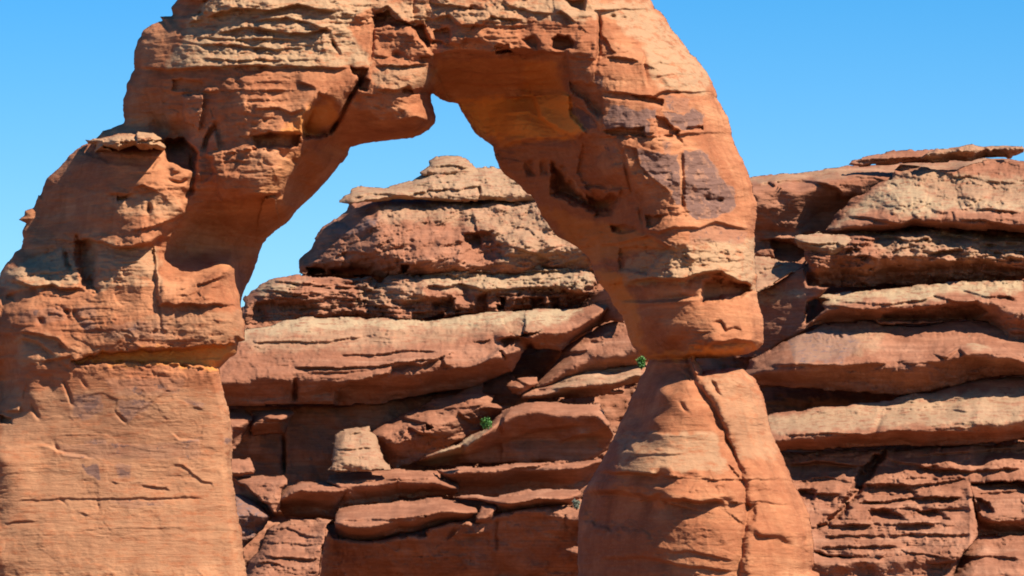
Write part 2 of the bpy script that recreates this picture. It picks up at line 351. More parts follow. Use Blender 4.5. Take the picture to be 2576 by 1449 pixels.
A.F = A.field([(500,-100,.5),(800,-150,.8),(1100,-180,.8),(1400,-150,.8),(1600,-80,.3),
(325,150,-.9),(325,260,-.8),(370,220,-.3),(400,90,-.3),(430,20,-.3),(480,150,1.0),(500,100,.8),(540,280,1.3),(430,300,.2),(470,360,.5),(700,150,1.7),(880,150,2.0),(700,60,1.4),(880,40,1.6),(560,40,.8),(600,250,2.0),
(800,250,2.3),(600,330,1.9),(800,310,2.0),(520,400,1.3),(500,470,1.2),(620,410,1.9),(700,430,1.9),(560,440,1.8),(650,480,1.8),(600,520,.9),(700,510,.8),(800,400,.2),(860,372,-1.2),
(760,480,-1.2),(700,560,-1.8),(650,610,-2.2),(640,650,-2.2),(620,720,-2.2),(560,590,-.9),(500,570,.0),(440,580,1.0),(430,640,.5),(500,640,-.2),(560,640,-.9),(600,680,-1.6),
(270,335,-.9),(340,322,-.7),(400,322,-.8),(445,345,-.5),(300,365,.9),(380,365,1.0),(300,400,1.6),(400,430,2.0),(460,430,1.7),(350,500,2.1),(450,520,1.9),(250,430,1.1),(200,450,.0),(150,500,-.7),(100,560,-1.2),(250,550,1.4),(330,580,2.2),(390,590,2.1),(190,560,.2),
(100,640,-.3),(150,680,.9),(60,700,.8),(220,650,1.0),(280,680,2.0),(380,680,2.3),(440,720,2.3),(540,700,2.1),(570,680,1.9),(300,760,2.3),(450,780,2.5),(590,780,2.3),(600,850,2.25),
(450,850,2.65),(300,850,2.55),(150,800,2.1),(70,790,1.7),(20,840,1.4),(70,900,1.9),(15,950,.2),(55,960,1.6),(80,1000,2.0),(120,880,2.0),(150,920,2.1),(-30,800,.4),
(300,940,2.5),(450,940,2.55),(550,940,2.4),(300,1000,2.6),(450,1000,2.6),(120,960,1.9),(110,1040,2.1),(20,1060,1.5),(300,1100,2.6),(560,1100,2.4),(100,1200,2.6),(0,1150,2.7),(300,1300,3.1),(560,1300,2.7),(0,1400,3.2),
(-150,1300,1.5),(300,1449,3.5),(600,1449,3.1),(-80,1000,-1.0),(-100,1150,1),(300,1700,4.2),(-150,1700,2),(600,1700,3.8),
(980,150,1.8),(1060,200,1.8),(980,280,2.0),(1060,290,1.8),(1000,325,1.4),(950,60,1.4),(1100,60,1.4),(1200,100,1.8),(1350,100,2.0),(1120,140,1.5),(1370,140,1.9),(1250,145,1.7),(1000,0,1.1),(1300,0,1.5),(1500,20,1.7),(1600,60,1.1),
(1110,170,.3),(1110,235,-1.7),(1250,172,.2),(1250,235,-1.7),(1370,172,.8),(1395,225,-.2),(1330,230,-1.4),(1180,250,-2.1),
(1170,270,-2.2),(1240,360,-2.4),(1260,430,-2.4),(1330,490,-2.4),(1400,575,-2.3),(1300,300,-1.0),(1420,290,.2),(1400,400,-.4),(1300,380,-1.6),(1470,400,.5),(1420,480,-1.0),(1480,520,-.6),(1540,490,.5),(1470,600,-1.8),(1550,590,-.2),(1520,640,-1.0),
(1430,170,1.9),(1435,225,1.6),(1500,230,2.2),(1475,320,1.6),(1515,380,1.6),(1540,430,1.9),(1580,468,1.8),(1625,560,1.9),(1600,300,2.4),(1700,150,1.3),(1600,150,2.0),(1750,250,1.3),(1700,300,2.0),(1820,330,.4),(1700,450,2.4),(1820,450,1.2),
(1870,500,.2),(1700,580,2.4),(1850,600,1.0),(1610,640,1.3),(1700,660,2.3),(1850,680,1.3),(1520,690,-1.0),(1560,680,-.1),(1610,720,1.0),(1700,740,1.9),(1830,740,1.4),(1560,770,-.9),(1620,800,1.0),(1720,810,2.0),(1830,820,2.0),(1900,820,1.2),
(1600,850,-.4),(1680,850,1.7),(1800,850,2.1),(1700,885,.8),(1850,875,1.4),(1640,890,-.3),
(1650,925,-.6),(1700,930,.8),(1750,920,1.5),(1640,980,.2),(1610,1050,-.2),(1660,985,1.9),(1720,960,2.2),(1700,1050,2.6),(1640,1060,2.2),(1570,1110,.3),(1800,960,2.0),(1860,960,1.6),(1900,1000,.8),(1850,1050,2.2),(1920,1100,1.1),
(1700,1150,3.1),(1800,1150,2.9),(1590,1130,2.1),(1560,1190,1.7),(1520,1200,.7),(1700,1250,3.5),(1830,1250,3.4),(1560,1300,1.7),(1480,1300,.1),(1650,1350,3.2),(1820,1350,3.7),(1500,1449,.7),(1650,1449,3.2),(1830,1449,3.7),
(1900,1200,2.7),(1960,1250,1.9),(1920,1350,3.2),(2000,1350,2.2),(1920,1449,3.4),(2020,1449,2.0),(1480,1700,1.5),(1700,1700,4.2),(2000,1700,3.4)], 9)
# --- lintel, left shoulder
A.ledge("a 980 488 1200 505 1500 490 1990 470", .35, 22, 4, .5)
A.ledge("a 1480 130 1700 60 1900 70", .5, 30, 4, .4)
A.ledge("a 1560 250 1750 200 1990 215", .3, 18, 3, .4); A.ledge("a 1420 330 1600 325 1990 350", .25, 14, 3, .4)
A.ledge("a 1380 270 1700 290 1990 290", .18, 9, 3); A.ledge("a 1430 420 1700 440 1990 425", .2, 9, 3)
A.ledge("b 0 215 250 235 400 250 560 200 600 170", .35, 15, 3); A.ledge("b 0 85 200 70 340 30 450 60 640 90", .45, 22, 3)
A.ledge("b 0 150 250 130 420 170 620 240", .3, 14, 3); A.ledge("b 0 290 160 280 400 300", .15, 9, 3); A.ledge("b 0 350 200 360 420 345", .15, 9, 3)
A.ledge("b 0 490 300 480 600 490 720 490", .25, 18, 3, .5)
A.ledge("b 0 430 300 440 520 425", .12, 8, 3); A.crack("b 580 270 610 330 650 390", .3, 4)
A.plate("a 1250 40 1300 0 1500 0 1460 90 1400 120 1250 118", -.5, 8)
A.ledge("a 1240 660 1300 670 1440 660 1600 670", .2, 14, 3); A.plate("a 1260 570 1470 590 1470 660 1250 650", -.25, 6)
A.plate("a 1330 700 1480 690 1440 930 1340 880", .3, 6); A.crack("a 1580 880 1500 1010 1480 1110", .45, 7)
A.ledge("a 1600 1110 1570 980 1540 870", .3, 20, 4, .5)
A.ledge("b 320 580 440 620 490 660", .3, 16, 4); A.ledge("b 60 660 280 655", .15, 10, 3)
A.plate("b 450 780 500 680 600 720 650 790 630 900 560 980 400 1000 390 900", -.55, 14, 5, (.6, -.6))
A.ledge("b 30 980 200 960 330 960 375 970 380 850 470 760", .45, 26, 4, .4)
A.ledge("b 0 800 200 780 300 830 420 770", .2, 14, 4)
A.crack("b 830 540 760 640 700 740 640 870 560 990", .7, 6, 1.5); A.plate("b 730 490 850 510 830 560 870 580 850 650 800 650 780 560 740 530", -.45, 4)
A.ledge("b 560 990 640 870 700 740 760 640 830 540", .35, 18, 3, .5)
A.ledge("b 880 480 890 300 885 110 870 40", .12, 30, 4, .75); A.crack("b 895 130 890 300 865 470", .2, 4, 2)
A.ledge("b 1335 500 1325 480 1320 400 1260 320 1200 270 1190 180", .5, 40, 4, .1)
A.plate("b 890 120 1000 80 1050 150 1180 180 1060 190 1000 180 900 200", -.55, 6); A.ledge("b 880 100 1000 50 1120 170 1250 150 1280 60", .35, 22, 4)
A.plate("b 1180 190 1250 180 1280 240 1300 320 1230 300", -.6, 12)
A.ledge("b 870 400 1000 410 1040 380", .2, 12, 3); A.ledge("b 890 475 1100 478 1320 470", .3, 10, 3, .5); A.plate("b 1230 400 1320 400 1320 470 1230 460", -.25, 5)
A.ledge("b 880 640 1080 660 1150 620 1180 670 1330 665", .3, 20, 3); A.plate("b 1100 640 1320 660 1300 680 1120 680", -.3, 4)
A.ledge("b 730 830 850 810 940 880 1060 880 1200 850 1330 890", .3, 26, 4); A.ledge("b 740 700 850 680 960 700", .15, 12, 3)
for x, y in ((1060, 400), (1020, 860), (1180, 760), (1250, 820), (780, 740)):
    A.bump(628.9 + x * .3473, y * .3473, 12, 9, -.18)
A.plate("b 20 995 150 960 370 985 330 1060 200 1055 60 1065", -.45, 9, 8); A.plate("b -300 1120 0 1075 200 1100 330 1195 250 1400 100 1430 -200 1449", .28, 10, 10)
# top right lintel blocks
A.ledge("b 1290 20 1420 40 1640 60", .3, 18, 3); A.ledge("b 1300 150 1440 110 1540 190 1680 180 1750 120 1992 150", .35, 18, 4)
A.ledge("b 1230 280 1330 300 1440 310 1520 330 1580 240", .4, 26, 4); A.plate("b 1330 230 1440 210 1450 300 1320 310", -.3, 6)
A.ledge("b 1330 400 1500 370 1750 385 1860 350 1992 400 c 300 370 450 400", .5, 22, 4, .45)
A.plate("b 1780 330 1870 330 1890 370 1780 385", -.4, 5); A.ledge("b 1500 430 1750 430", .15, 6, 2)
A.plate("c 480 0 610 0 605 70 570 75 520 50", -.45, 12); A.ledge("c 380 100 440 80 520 150 560 180", .4, 16, 4)
A.plate("c 380 290 420 265 500 275 545 310 520 345 440 360 385 345", -.6, 13); A.plate("c 160 290 250 260 290 310 270 350 200 330", -.25, 14)
A.ledge("c 0 370 120 350 270 370", .3, 14, 4); A.ledge("c 0 30 110 50 250 90 400 100", .2, 16, 3)
A.ledge("c 640 70 760 70 1110 62", .16, 12, 2); A.crack("c 715 100 715 200 712 400 690 470", .25, 5, 3)
A.ledge("c 690 480 705 380 715 250 710 110 690 80", .3, 26, 4, .5)
A.ledge("c 740 420 850 410 960 430 1030 460", .3, 24, 3); A.ledge("c 1060 660 1045 520 1035 460 1045 380 1010 320", .25, 20, 3, .6)
A.ledge("c 540 310 480 370 490 460 510 560 515 660", .25, 20, 4, .5); A.plate("c 720 240 830 380 730 420", -.15, 6)
A.ledge("c 1050 350 1200 345 1340 335", .1, 8, 3); A.ledge("c 1060 465 1250 458 1440 455", .12, 8, 3)
A.ledge("c 730 670 830 665 960 690 1110 700 1180 660 1400 668 1560 660", .22, 14, 3)
A.plate("c 960 690 1090 700 1180 720 1170 760 1080 740 970 710", -.25, 4)
for x, y, r in ((1275, 665, 8), (820, 120, 7), (900, 130, 7), (1160, 455, 6)): A.bump(1257.8 + x * .3473, y * .3473, r, r * .6, -.2)
A.plate("c 520 600 690 610 740 700 740 830 680 800 620 720 530 680", -.35, 16, 8, (.5, -.3))
A.plate("c 740 700 1180 770 1130 960 740 960", .12, 4); A.plate("c 740 950 870 930 1040 920 1060 985 830 985", -.35, 5)
A.plate("c 1140 850 1210 860 1260 940 1300 960 1290 985 1130 990", -.35, 9, 8); A.plate("c 1360 915 1470 915 1470 945 1340 935", -.3, 4)
A.ledge("c 690 995 900 985 1120 990 1300 975 1460 965 1680 960", .2, 12, 3, .6)
A.ledge("c 430 760 500 740 600 790 690 880 730 960", .2, 20, 3); A.ledge("c 1080 560 1250 540 1480 540", .1, 12, 3); A.plate("c 1180 560 1330 560 1360 620 1220 620", .1, 14)
A.ledge("c 860 1080 920 1060 990 1080 1010 1200 1100 1290 1200 1370 1250 1430", .12, 10, 2.5); A.crack("c 870 1070 905 1150 930 1300 960 1420", .18, 4)
A.ledge("c 800 1000 850 1040 900 1170 940 1300", .2, 18, 3)
A.crack("c 1310 1090 1315 1240 1330 1400 f 1320 60 1330 180", .2, 5); A.ledge("c 980 1030 1060 1080 1160 1110 1290 1100 1340 1080 1500 1080", -.08, 10, 3)
A.crack("c 1270 1000 1310 1020 1330 1060", .2, 4)
A.plate("c 690 1060 740 1100 700 1200 760 1290 920 1350 680 1420 560 1250 600 1050", -.25, 10)
A.plate("c 240 700 490 690 520 850 620 960 570 1000 420 940 300 850", .35, 10)
A.ledge("c 0 710 250 700 490 690", .35, 14, 3, .5); A.ledge("c 0 1050 250 1010 560 1000", .3, 30, 5, .5); A.ledge("c 0 480 160 470 330 450", .25, 16, 4); A.ledge("c 0 560 200 590 400 570", .2, 16, 4)
A.plate("c 380 1180 430 1230 560 1380 650 1470 f 640 60 860 70 800 170 720 180 560 110 450 60 c 400 1400", -1.2, 26, 8)
A.plate("f 810 280 930 270 980 305 880 325 820 310", -.5, 10); A.plate("f 600 0 880 0 860 60 700 80", .3, 10)
for x, y in ((210, 1230), (320, 1220)): A.plate([(1257.8 + .3473 * (x + a), .3473 * (y + b)) for a, b in ((-25, -50), (25, -60), (30, 40), (-15, 40))], -.3, 14)
# right leg mid / lower
for x, y in ((1500, 80), (1590, 90)): A.bump(1257.8 + x * .3473, 471.7 + y * .3473, 8, 7, -.3)
A.ledge("f 1000 300 1150 330 1250 290 1440 300 1560 250 1700 290 1850 300", .25, 18, 4)
A.plate("f 1060 200 1180 210 1120 280 1060 280", -.3, 6); A.crack("f 1000 120 1020 220 1045 300", .2, 5)
A.ledge("f 700 420 900 400 1080 350 1200 420 1300 470", .35, 30, 5)
A.plate("f 860 440 1000 430 1200 450 1060 620 870 600", -.3, 10)
A.ledge("f 900 690 1100 660 1330 670 1420 630 1600 610 1740 690 1850 720", .7, 30, 5, .5)
A.plate("f 1480 690 1550 660 1760 700 1820 740 1740 790 1560 820 1470 830", -.9, 18, 8)
A.ledge("f 880 690 1020 710 1060 780", .25, 14, 4); A.ledge("f 840 820 1050 830 1240 820 1460 800", -.35, 22, 5, .5)
A.crack("f 1520 980 1600 975 1640 1040 1700 1020 1740 1040 1740 1080", .16, 4); A.ledge("f 1380 1050 1550 1040", .12, 10, 3)
A.ledge("f 1450 1180 1550 1130 1700 1110 1890 1130", .55, 28, 5, .2)
A.bump(1700, 700, 40, 22, .2)
# pedestal
A.ledge("j 190 900 400 905 600 935 720 965", .5, 60, 8, .4)
A.ledge("j 1275 1130 1350 1180 1480 1200 1600 1260", .2, 40, 8, .5)
# layered underside
A.ledge("b 1345 520 1500 500 1700 540 1992 520 c 350 510", .35, 14, 3, .4); A.ledge("b 1345 620 1500 590 1750 620 1992 600 c 400 620", .3, 12, 3, .4); A.crack("P 1632 905 1690 902 1742 905", .5, 6, 2, 8)
A.ledge("c 20 830 200 820 330 900", .2, 18, 4); A.ledge("c 240 700 290 850 420 950 560 1000", .35, 30, 6, .5)
SEAM = "f 1400 1250 j 900 130 935 215 985 275 1040 350 1080 430 1125 520 1160 610 1195 690 1232 800 1256 900 1266 1000 1262 1100 1238 1240 1212 1449 P 1850 1620"
A.crack(SEAM, .18, 12, 6, 60); A.crack(SEAM, .09, 4, 4, 60)
A.ledge("j 930 215 985 275 1040 350 1080 430 1125 520", .25, 45, 7, .6, 45)
A.crack("j 1020 170 1060 230 1090 280 1120 310", .16, 5); A.crack("j 830 320 870 370 900 400", .12, 4)
A.plate("j 1150 730 1180 760 1230 830 1230 870 1200 840 1160 770", -.15, 6)
A.ledge("j 430 540 640 530 850 535 1060 520", -.2, 30, 4, .5); A.ledge("j 480 665 700 665 880 662", .1, 8, 3)
A.plate("j 440 560 500 580 480 640 540 640 510 600 560 560 500 540", -.15, 5)
A.ledge("j 300 780 460 785 620 790 720 800", .65, 34, 5, .35); A.ledge("j 930 830 990 825 1060 830 1200 830 1400 825 1560 820", .14, 10, 3)

A.ledge("j 690 960 860 955 960 975 1060 960 1140 968", .5, 36, 5, .4); A.ledge("j 1060 840 1110 960", .06, 24, 5, .4, taper=10)
A.plate("j 230 900 400 900 700 880 690 980 760 1060 780 1200 640 1180 600 1120 300 1140 230 1100", -.22, 35, 14, (.3, .0))
A.plate("j 320 1190 500 1160 650 1190 760 1280 640 1320 400 1330", .12, 40, 12)
A.ledge("j 1250 970 1380 965 1500 990 1600 980", .12, 12, 3); A.plate("j 1270 990 1330 1000 1310 1100 1270 1110", -.2, 14)
A.ledge("j 1300 1200 1400 1190 1480 1195", .2, 20, 4); A.ledge("j 750 1300 900 1290 1000 1310 1200 1360", .12, 22, 4); A.ledge("j 300 1340 600 1330 900 1390 1200 1420", .15, 26, 5)
A.bump(1383.6 + 1640 * .3906, 883 + 1220 * .3906, 5, 8, -.25); A.plate("j 900 60 930 40 1000 140 940 150", .5, 10)
A.ledge("j 1420 500 1440 600 1510 720 1560 830", -.2, 14, 4); A.ledge("j 1600 900 1640 1000", -.2, 14, 4)
# left leg
A.plate("a 380 1000 780 1120 1100 1150 1180 1120 1100 1220 1000 1200 760 1170", -.15, 8)
A.ledge("a 960 1360 1040 1345 1120 1380 1170 1420", .3, 14, 4); A.crack("a 1380 1300 1300 1330 1200 1300", .2, 5); A.bump(443, 424, 16, 12, .35)
A.crack("a 1400 1100 1410 1250 1380 1380 1310 1449", .5, 8); A.plate("a 1180 1030 1330 1000 1420 1100 1400 1240 1310 1220 1220 1180", -1.3, 14)
A.ledge("a 1650 1080 1540 1110 1540 1200 1550 1260 1500 1310 1430 1330", .2, 20, 5, .5); A.ledge("a 1600 1110 1840 1080 1992 1080", .35, 22, 5)
A.ledge("a 1700 1440 1850 1420 1992 1420 b 120 1430 220 1400 330 1200", .6, 40, 6, .3)
A.ledge("d 1100 280 1250 240 1340 180 1320 120 1290 90", .45, 26, 5, .4); A.crack("d 1090 90 1080 150 1070 220", .3, 6); A.ledge("d 740 30 900 60 1000 40", .25, 16, 4)
A.plate("d 850 60 930 70 920 90 850 90", -.3, 4); A.ledge("d 1000 330 1100 290 1230 260", .2, 14, 4)
A.ledge("d 520 380 640 380 740 400 860 440 960 430 1100 400 1200 330", .55, 30, 5, .45)
A.plate("d 560 350 660 400 690 560 690 740 640 730 590 640 560 520", -.6, 26, 10); A.ledge("d 0 650 150 690 250 730 380 700 440 740 560 730 600 690", .35, 30, 5, .45)
A.plate("d 0 740 200 730 430 790 350 830 0 900", -.15, 20, 8); A.plate("d 60 760 110 760 100 810 60 810", -.2, 10); A.ledge("d 160 590 250 560 330 490 470 430", -.3, 18, 5)
A.crack("d 470 440 490 560 540 620", .3, 5); A.crack("d 360 620 360 700", .2, 4)
A.plate("d 0 1060 110 1090 160 1240 100 1320 160 1449 g 160 100 0 200", -.15, 25, 10)
A.plate("d 1120 430 1160 560 1150 640 1340 640 1500 580 1590 520 1660 560 1660 640 d 1700 850 1150 850 1130 640", .3, 10, 6)
A.ledge("d 1160 660 1280 660 1400 640", .15, 12, 3); A.ledge("d 1380 720 1500 690 1640 640", .3, 16, 4); A.crack("d 1160 650 1150 800 1165 1060", .08, 5)
A.crack("d 440 880 490 910 490 960", .3, 6); A.crack("d 545 870 540 920 560 950", .25, 6); A.bump(103, 809, 8, 10, -.2)
A.ledge("d 280 1270 420 1240 510 1220 540 1285 700 1265 900 1260 1250 1270 1400 1300 1590 1310", .2, 14, 4, .5, taper=20)
A.plate("d 520 1265 560 1240 680 1205 1000 1180 1280 1170 1500 1155 1740 1140 P 640 870 600 925 d 1580 1305 1400 1298 1250 1270 900 1262 700 1268 560 1290", -.55, 9, 8)
A.ledge("d 420 1240 300 1140 200 1100 120 1080", -.25, 18, 5); A.ledge("d 130 1040 240 1060 420 1100 500 1200", .3, 20, 5)
A.ledge("g 0 490 100 520 300 490 460 560 700 600", -.10, 22, 4, .5); A.ledge("g 0 260 140 260 160 180", .3, 22, 5)
A.crack("g 440 0 480 90 530 220", .1, 4); A.crack("g 580 10 640 100", .07, 4); A.crack("g 210 170 250 260 300 330", .12, 5); A.crack("g 390 470 430 570", .08, 4); A.crack("g 845 260 890 310 940 350", .09, 4)
A.plate("g 0 290 80 300 80 350 0 350", -.35, 6)
A.ledge("g 530 160 740 120 850 170 840 250 930 350 1000 260 1110 180 1200 110 1340 110", .025, 12, 2.5); A.ledge("g 1370 220 1430 225 1500 245", .1, 9, 2.5)
A.ledge("g 1220 390 1300 460 1440 470 1440 520", -.08, 10, 3); A.ledge("g 780 765 900 775", .1, 8, 2); A.ledge("g 1000 790 1200 810 1250 845", .1, 9, 2)
A.ledge("g 1220 630 1330 650 1400 710 1460 760 1530 770 1555 830", .07, 10, 2.5)
A.ledge("g 100 905 500 888 720 890 900 885 1180 885 1330 880 1500 885", .07, 9, 2.5, .6); A.ledge("g 0 1080 100 1055 300 1050", .08, 12, 3)
A.ledge("g 600 1115 900 1100 1400 1100", .03, 6, 2); A.ledge("g 550 985 690 1010", .08, 7, 2); A.crack("g 700 900 715 970", .08, 3)
A.crack("g 690 860 715 890", .1, 3); A.crack("g 430 890 480 940", .1, 3)
# stains, plus bounce glow and shade painted into the soffit colour
V = lambda c, v=.9: A.paint(c, 0, v, 5, 8)
for c in ("c 800 770 900 780 1010 800 1140 780 1140 860 1060 860 1100 900 1090 975 1030 960 1020 920 760 945 740 870", "c 1190 810 1230 800 1290 830 1340 840 1390 790 1480 820 1460 900 1330 940 1240 900",
          "c 1000 1060 1060 1080 1160 1110 1290 1110 1310 1420 1260 1400 1180 1330 1090 1280 1030 1220 1000 1120", "c 1330 1090 1500 1100 1530 1180 1600 1280 1660 1350 1700 1449 1350 1449 1340 1280 1320 1180",
          "f 1335 0 1690 0 1710 120 1690 180 1640 190 1560 210 1420 230 1350 180", "f 1230 60 1250 40 1310 10 1310 130 1260 120", "c 520 740 600 800 690 850 720 930 650 950 560 880 520 800"): V(c)
V("c 690 530 750 560 740 640 690 650", .7); V("c 1200 700 1380 710 1370 820 1290 820 1200 760", .45); V("c 740 1040 830 1050 860 1120 780 1130", .5); V("c 1180 1020 1250 1030 1240 1110 1190 1100", .5)
V("f 1380 300 1650 270 1800 330 1760 400 1380 400", .45); V("d 560 870 700 860 700 930 560 940", .5); V("d 580 970 700 970 700 1030 620 1050", .7)
V("d 140 900 480 860 480 960 330 990 150 970", .35); V("d 800 1000 1200 960 1200 1100 800 1100", .3); V("a 1320 690 1560 690 1590 1000 1380 900", .35)
for c, v in (("g 540 140 740 130 740 250 600 330 530 290", .5), ("g 860 180 1110 180 1060 250 1000 260 930 350 850 250", .55), ("g 590 650 710 650 730 760 670 740", .75), ("g 840 640 960 640 930 750 860 740", .5),
             ("g 1290 470 1440 460 1440 530 1340 540", .6), ("g 1620 440 1670 450 1660 490 1620 480", .7), ("g 600 460 770 470 780 570 620 500", .5), ("g 780 900 1200 900 1190 930 900 960", .3), ("g 1340 160 1500 200 1460 230 1350 200", .5),
             ("g 380 500 1450 480 1450 600 500 600", .25), ("g 740 20 1340 20 1300 130 850 140", .25)): V(c, min(.95, v * (1.3 if c[0] == "g" else 1.0)))
Cc = lambda c, v=.9: A.paint(c, 1, v, 14, 16)
Cc("a 1380 120 1500 0 P 520 -60 1100 -80 b 860 60 700 200 860 420 850 480 a 1200 500 1300 300", .8); Cc("b 870 0 1992 0 1992 180 1300 160 1200 160 900 100", .55)
Cc("c 0 0 1080 0 1120 65 1260 220 1400 400 1540 600 1500 700 1180 640 1050 450 1030 320 760 100 600 180 300 120 0 60", .7); Cc("b 890 480 1330 480 1340 640 900 640", .5)
Cc("f 870 600 1000 480 1300 400 1850 380 1850 740 1600 620 1330 680 900 700", .75); Cc("d 0 600 470 440 580 700 200 740 0 720", .75); Cc("d 640 380 900 430 1150 430 1160 700 680 740", .55)
Cc("d 700 30 1300 90 1300 200 900 220", .4); Cc("g 0 500 300 520 500 600 100 600 0 570", .6); Cc("d 100 1060 420 1080 440 1240 130 1300", .5); Cc("j 430 540 1060 520 1140 760 460 790", .55); Cc("j 960 130 1240 120 1400 400 1480 700 1200 700 1080 400", .35)
Cc("g 0 100 1650 100 1790 1449 0 1449", .3); Cc("d 1150 900 1770 900 1770 1100 700 1100", .3); Cc("b 0 1080 200 1100 330 1200 240 1400 0 1400", .2)
Rd = lambda c, v=.8: A.paint(c, 2, v, 20, 16)
Rd("c 0 440 400 440 560 980 0 1050 b 1500 740 1340 700 1340 450", .5); V("c 0 1060 560 1020 690 1449 f 700 200 400 250 230 50 c 100 1300", .22); Rd("f 950 300 1200 420 640 560 300 150", .35); Rd("b 1340 440 1992 430 1992 740 1340 720", .25)  # first: bounce glow painted on the panel; V here paints the shade below it
Rd("d 520 1250 700 1200 1700 1150 1580 1310", .8); Rd("f 660 600 880 640 1000 860 1060 1240 900 1100", .6); Rd("f 1000 1210 1450 1180 1890 1140 1640 1240 1050 1240", .7)
Rd("b 720 1070 1340 900 1200 1000 700 1100 420 1449 e 60 500 d 1650 600 1200 400 1340 200 b 0 1449 300 1100", .12); Rd("b 450 780 600 720 640 870 400 1000 200 980", .5)
for c, v in (("g 0 0 1650 0 1790 1449 0 1449", .27), ("j 400 900 1700 900 1700 1449 200 1449", .42), ("f 1050 850 1890 850 1890 1100 1050 1100", .5), ("c 0 430 560 430 700 1449 200 1449", .9), ("j 600 200 1400 200 1500 800 450 800", .35),
             ("a 1380 0 1992 0 1992 480 1300 480", 1.5), ("b 0 0 1992 0 1992 430 1330 420 1250 400 880 200 600 400 0 480", 1.7), ("e -300 200 60 500 0 650 b 700 1100", 1.25), ("a 1300 690 1992 690 b 1300 690 1300 900 600 1000 0 1000 a 1500 1000", 1.15), ("f 870 420 1850 400 1850 740 900 700", 1.6), ("d 0 430 700 380 700 740 0 740", 1.6), ("d 700 0 1300 60 1300 300 700 400", 1.3)): A.paint(c, 'r', v, 60, 20)
Rd("c 0 710 480 690 600 960 400 1000 130 1010 b 1640 970 1510 750", 1.0)  # light bounced onto the soffit panel, painted in as full orange
A.F += .028 * np.clip(A.rough, 0, 1) * fbm(A.X / 16, A.Y / 30, 3, 501, .6)
A.weather(1.0, fine=.8, plates=.7)
rim = A.field([(300, 200, -1.6), (0, 700, -1.6), (-200, 1300, -1), (450, 0, -1.5), (1000, -200, -1.5), (1650, 50, -1.2), (1850, 400, -1.3), (1900, 600, -1.0), (1920, 830, -.6), (1800, 903, -1.0), (1640, 900, -1.5), (1560, 780, -2), (1300, 450, -2.6), (1150, 250, -2.6),
               (1090, 300, .3), (1000, 345, -1.6), (700, 550, -2.6), (620, 740, -2.6), (615, 820, .4), (570, 930, .8), (580, 1200, .8), (620, 1449, 1), (1860, 930, -.8), (1980, 1180, -.6), (2045, 1400, 0), (1450, 1400, -1.8), (1540, 1100, -1.8), (1640, 930, -1.6)], 0)
RR = A.field([(300, 200, 55), (0, 700, 50), (-200, 1300, 90), (450, 0, 60), (1000, -200, 90), (1650, 50, 120), (1850, 400, 110), (1900, 600, 60), (1920, 830, 40), (1800, 903, 26), (1640, 900, 30), (1560, 780, 30), (1300, 450, 16), (1150, 250, 12),
              (1090, 300, 22), (1000, 345, 60), (850, 370, 30), (700, 550, 18), (620, 740, 14), (615, 820, 20), (570, 930, 16), (580, 1200, 26), (620, 1449, 30), (1860, 930, 30), (1980, 1180, 80), (2045, 1400, 60), (1450, 1400, 90), (1540, 1100, 40), (1640, 930, 25), (1740, 905, 12)], 0)
A.finish_relief(rim, np.maximum(RR, 8))
arch = bpy.data.objects.new("rock_arch", None); COL.objects.link(arch); arch.location = (7, 0, -4)
tag(arch, "huge freestanding orange sandstone arch framing blue sky, filling the foreground", "rock arch")
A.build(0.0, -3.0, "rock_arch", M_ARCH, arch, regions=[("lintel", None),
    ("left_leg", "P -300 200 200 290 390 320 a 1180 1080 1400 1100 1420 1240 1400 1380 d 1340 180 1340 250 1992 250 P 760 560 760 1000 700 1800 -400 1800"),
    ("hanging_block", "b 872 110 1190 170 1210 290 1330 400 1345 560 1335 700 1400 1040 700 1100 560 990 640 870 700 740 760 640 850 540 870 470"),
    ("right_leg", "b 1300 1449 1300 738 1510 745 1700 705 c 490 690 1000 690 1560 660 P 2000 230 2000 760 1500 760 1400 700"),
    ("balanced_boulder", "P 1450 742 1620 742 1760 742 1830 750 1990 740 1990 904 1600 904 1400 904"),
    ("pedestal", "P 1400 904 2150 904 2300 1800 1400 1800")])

# ledge slab perched on the left shoulder (a layer of the arch)
S = Rock(q("a 625 1015 700 990 800 972 900 965 1050 962 1110 970 1170 1010 1215 1060 1210 1082 1180 1100 1080 1085 980 1082 920 1098 860 1122 800 1092 730 1092 690 1097 700 1050 640 1035"), 1.6, 6, seed=5)
S.F = S.field([(230, 352, .4), (300, 345, 1.6), (370, 345, 2.3), (415, 368, 2.2), (300, 375, 1.9), (370, 375, 2.3), (250, 370, .9)], 3) + .5
S.F += .18 * fbm(S.X / 22, S.Y / 9, 4, 77); S.paint("P 200 320 440 320 440 400 200 400", 1, .7); S.rough[:] = 2.0; S.weather(.9)
S.finish_relief(-1.2, 16)
S.build(0.0, -2.0, "cap_slab", M_ARCH, arch)

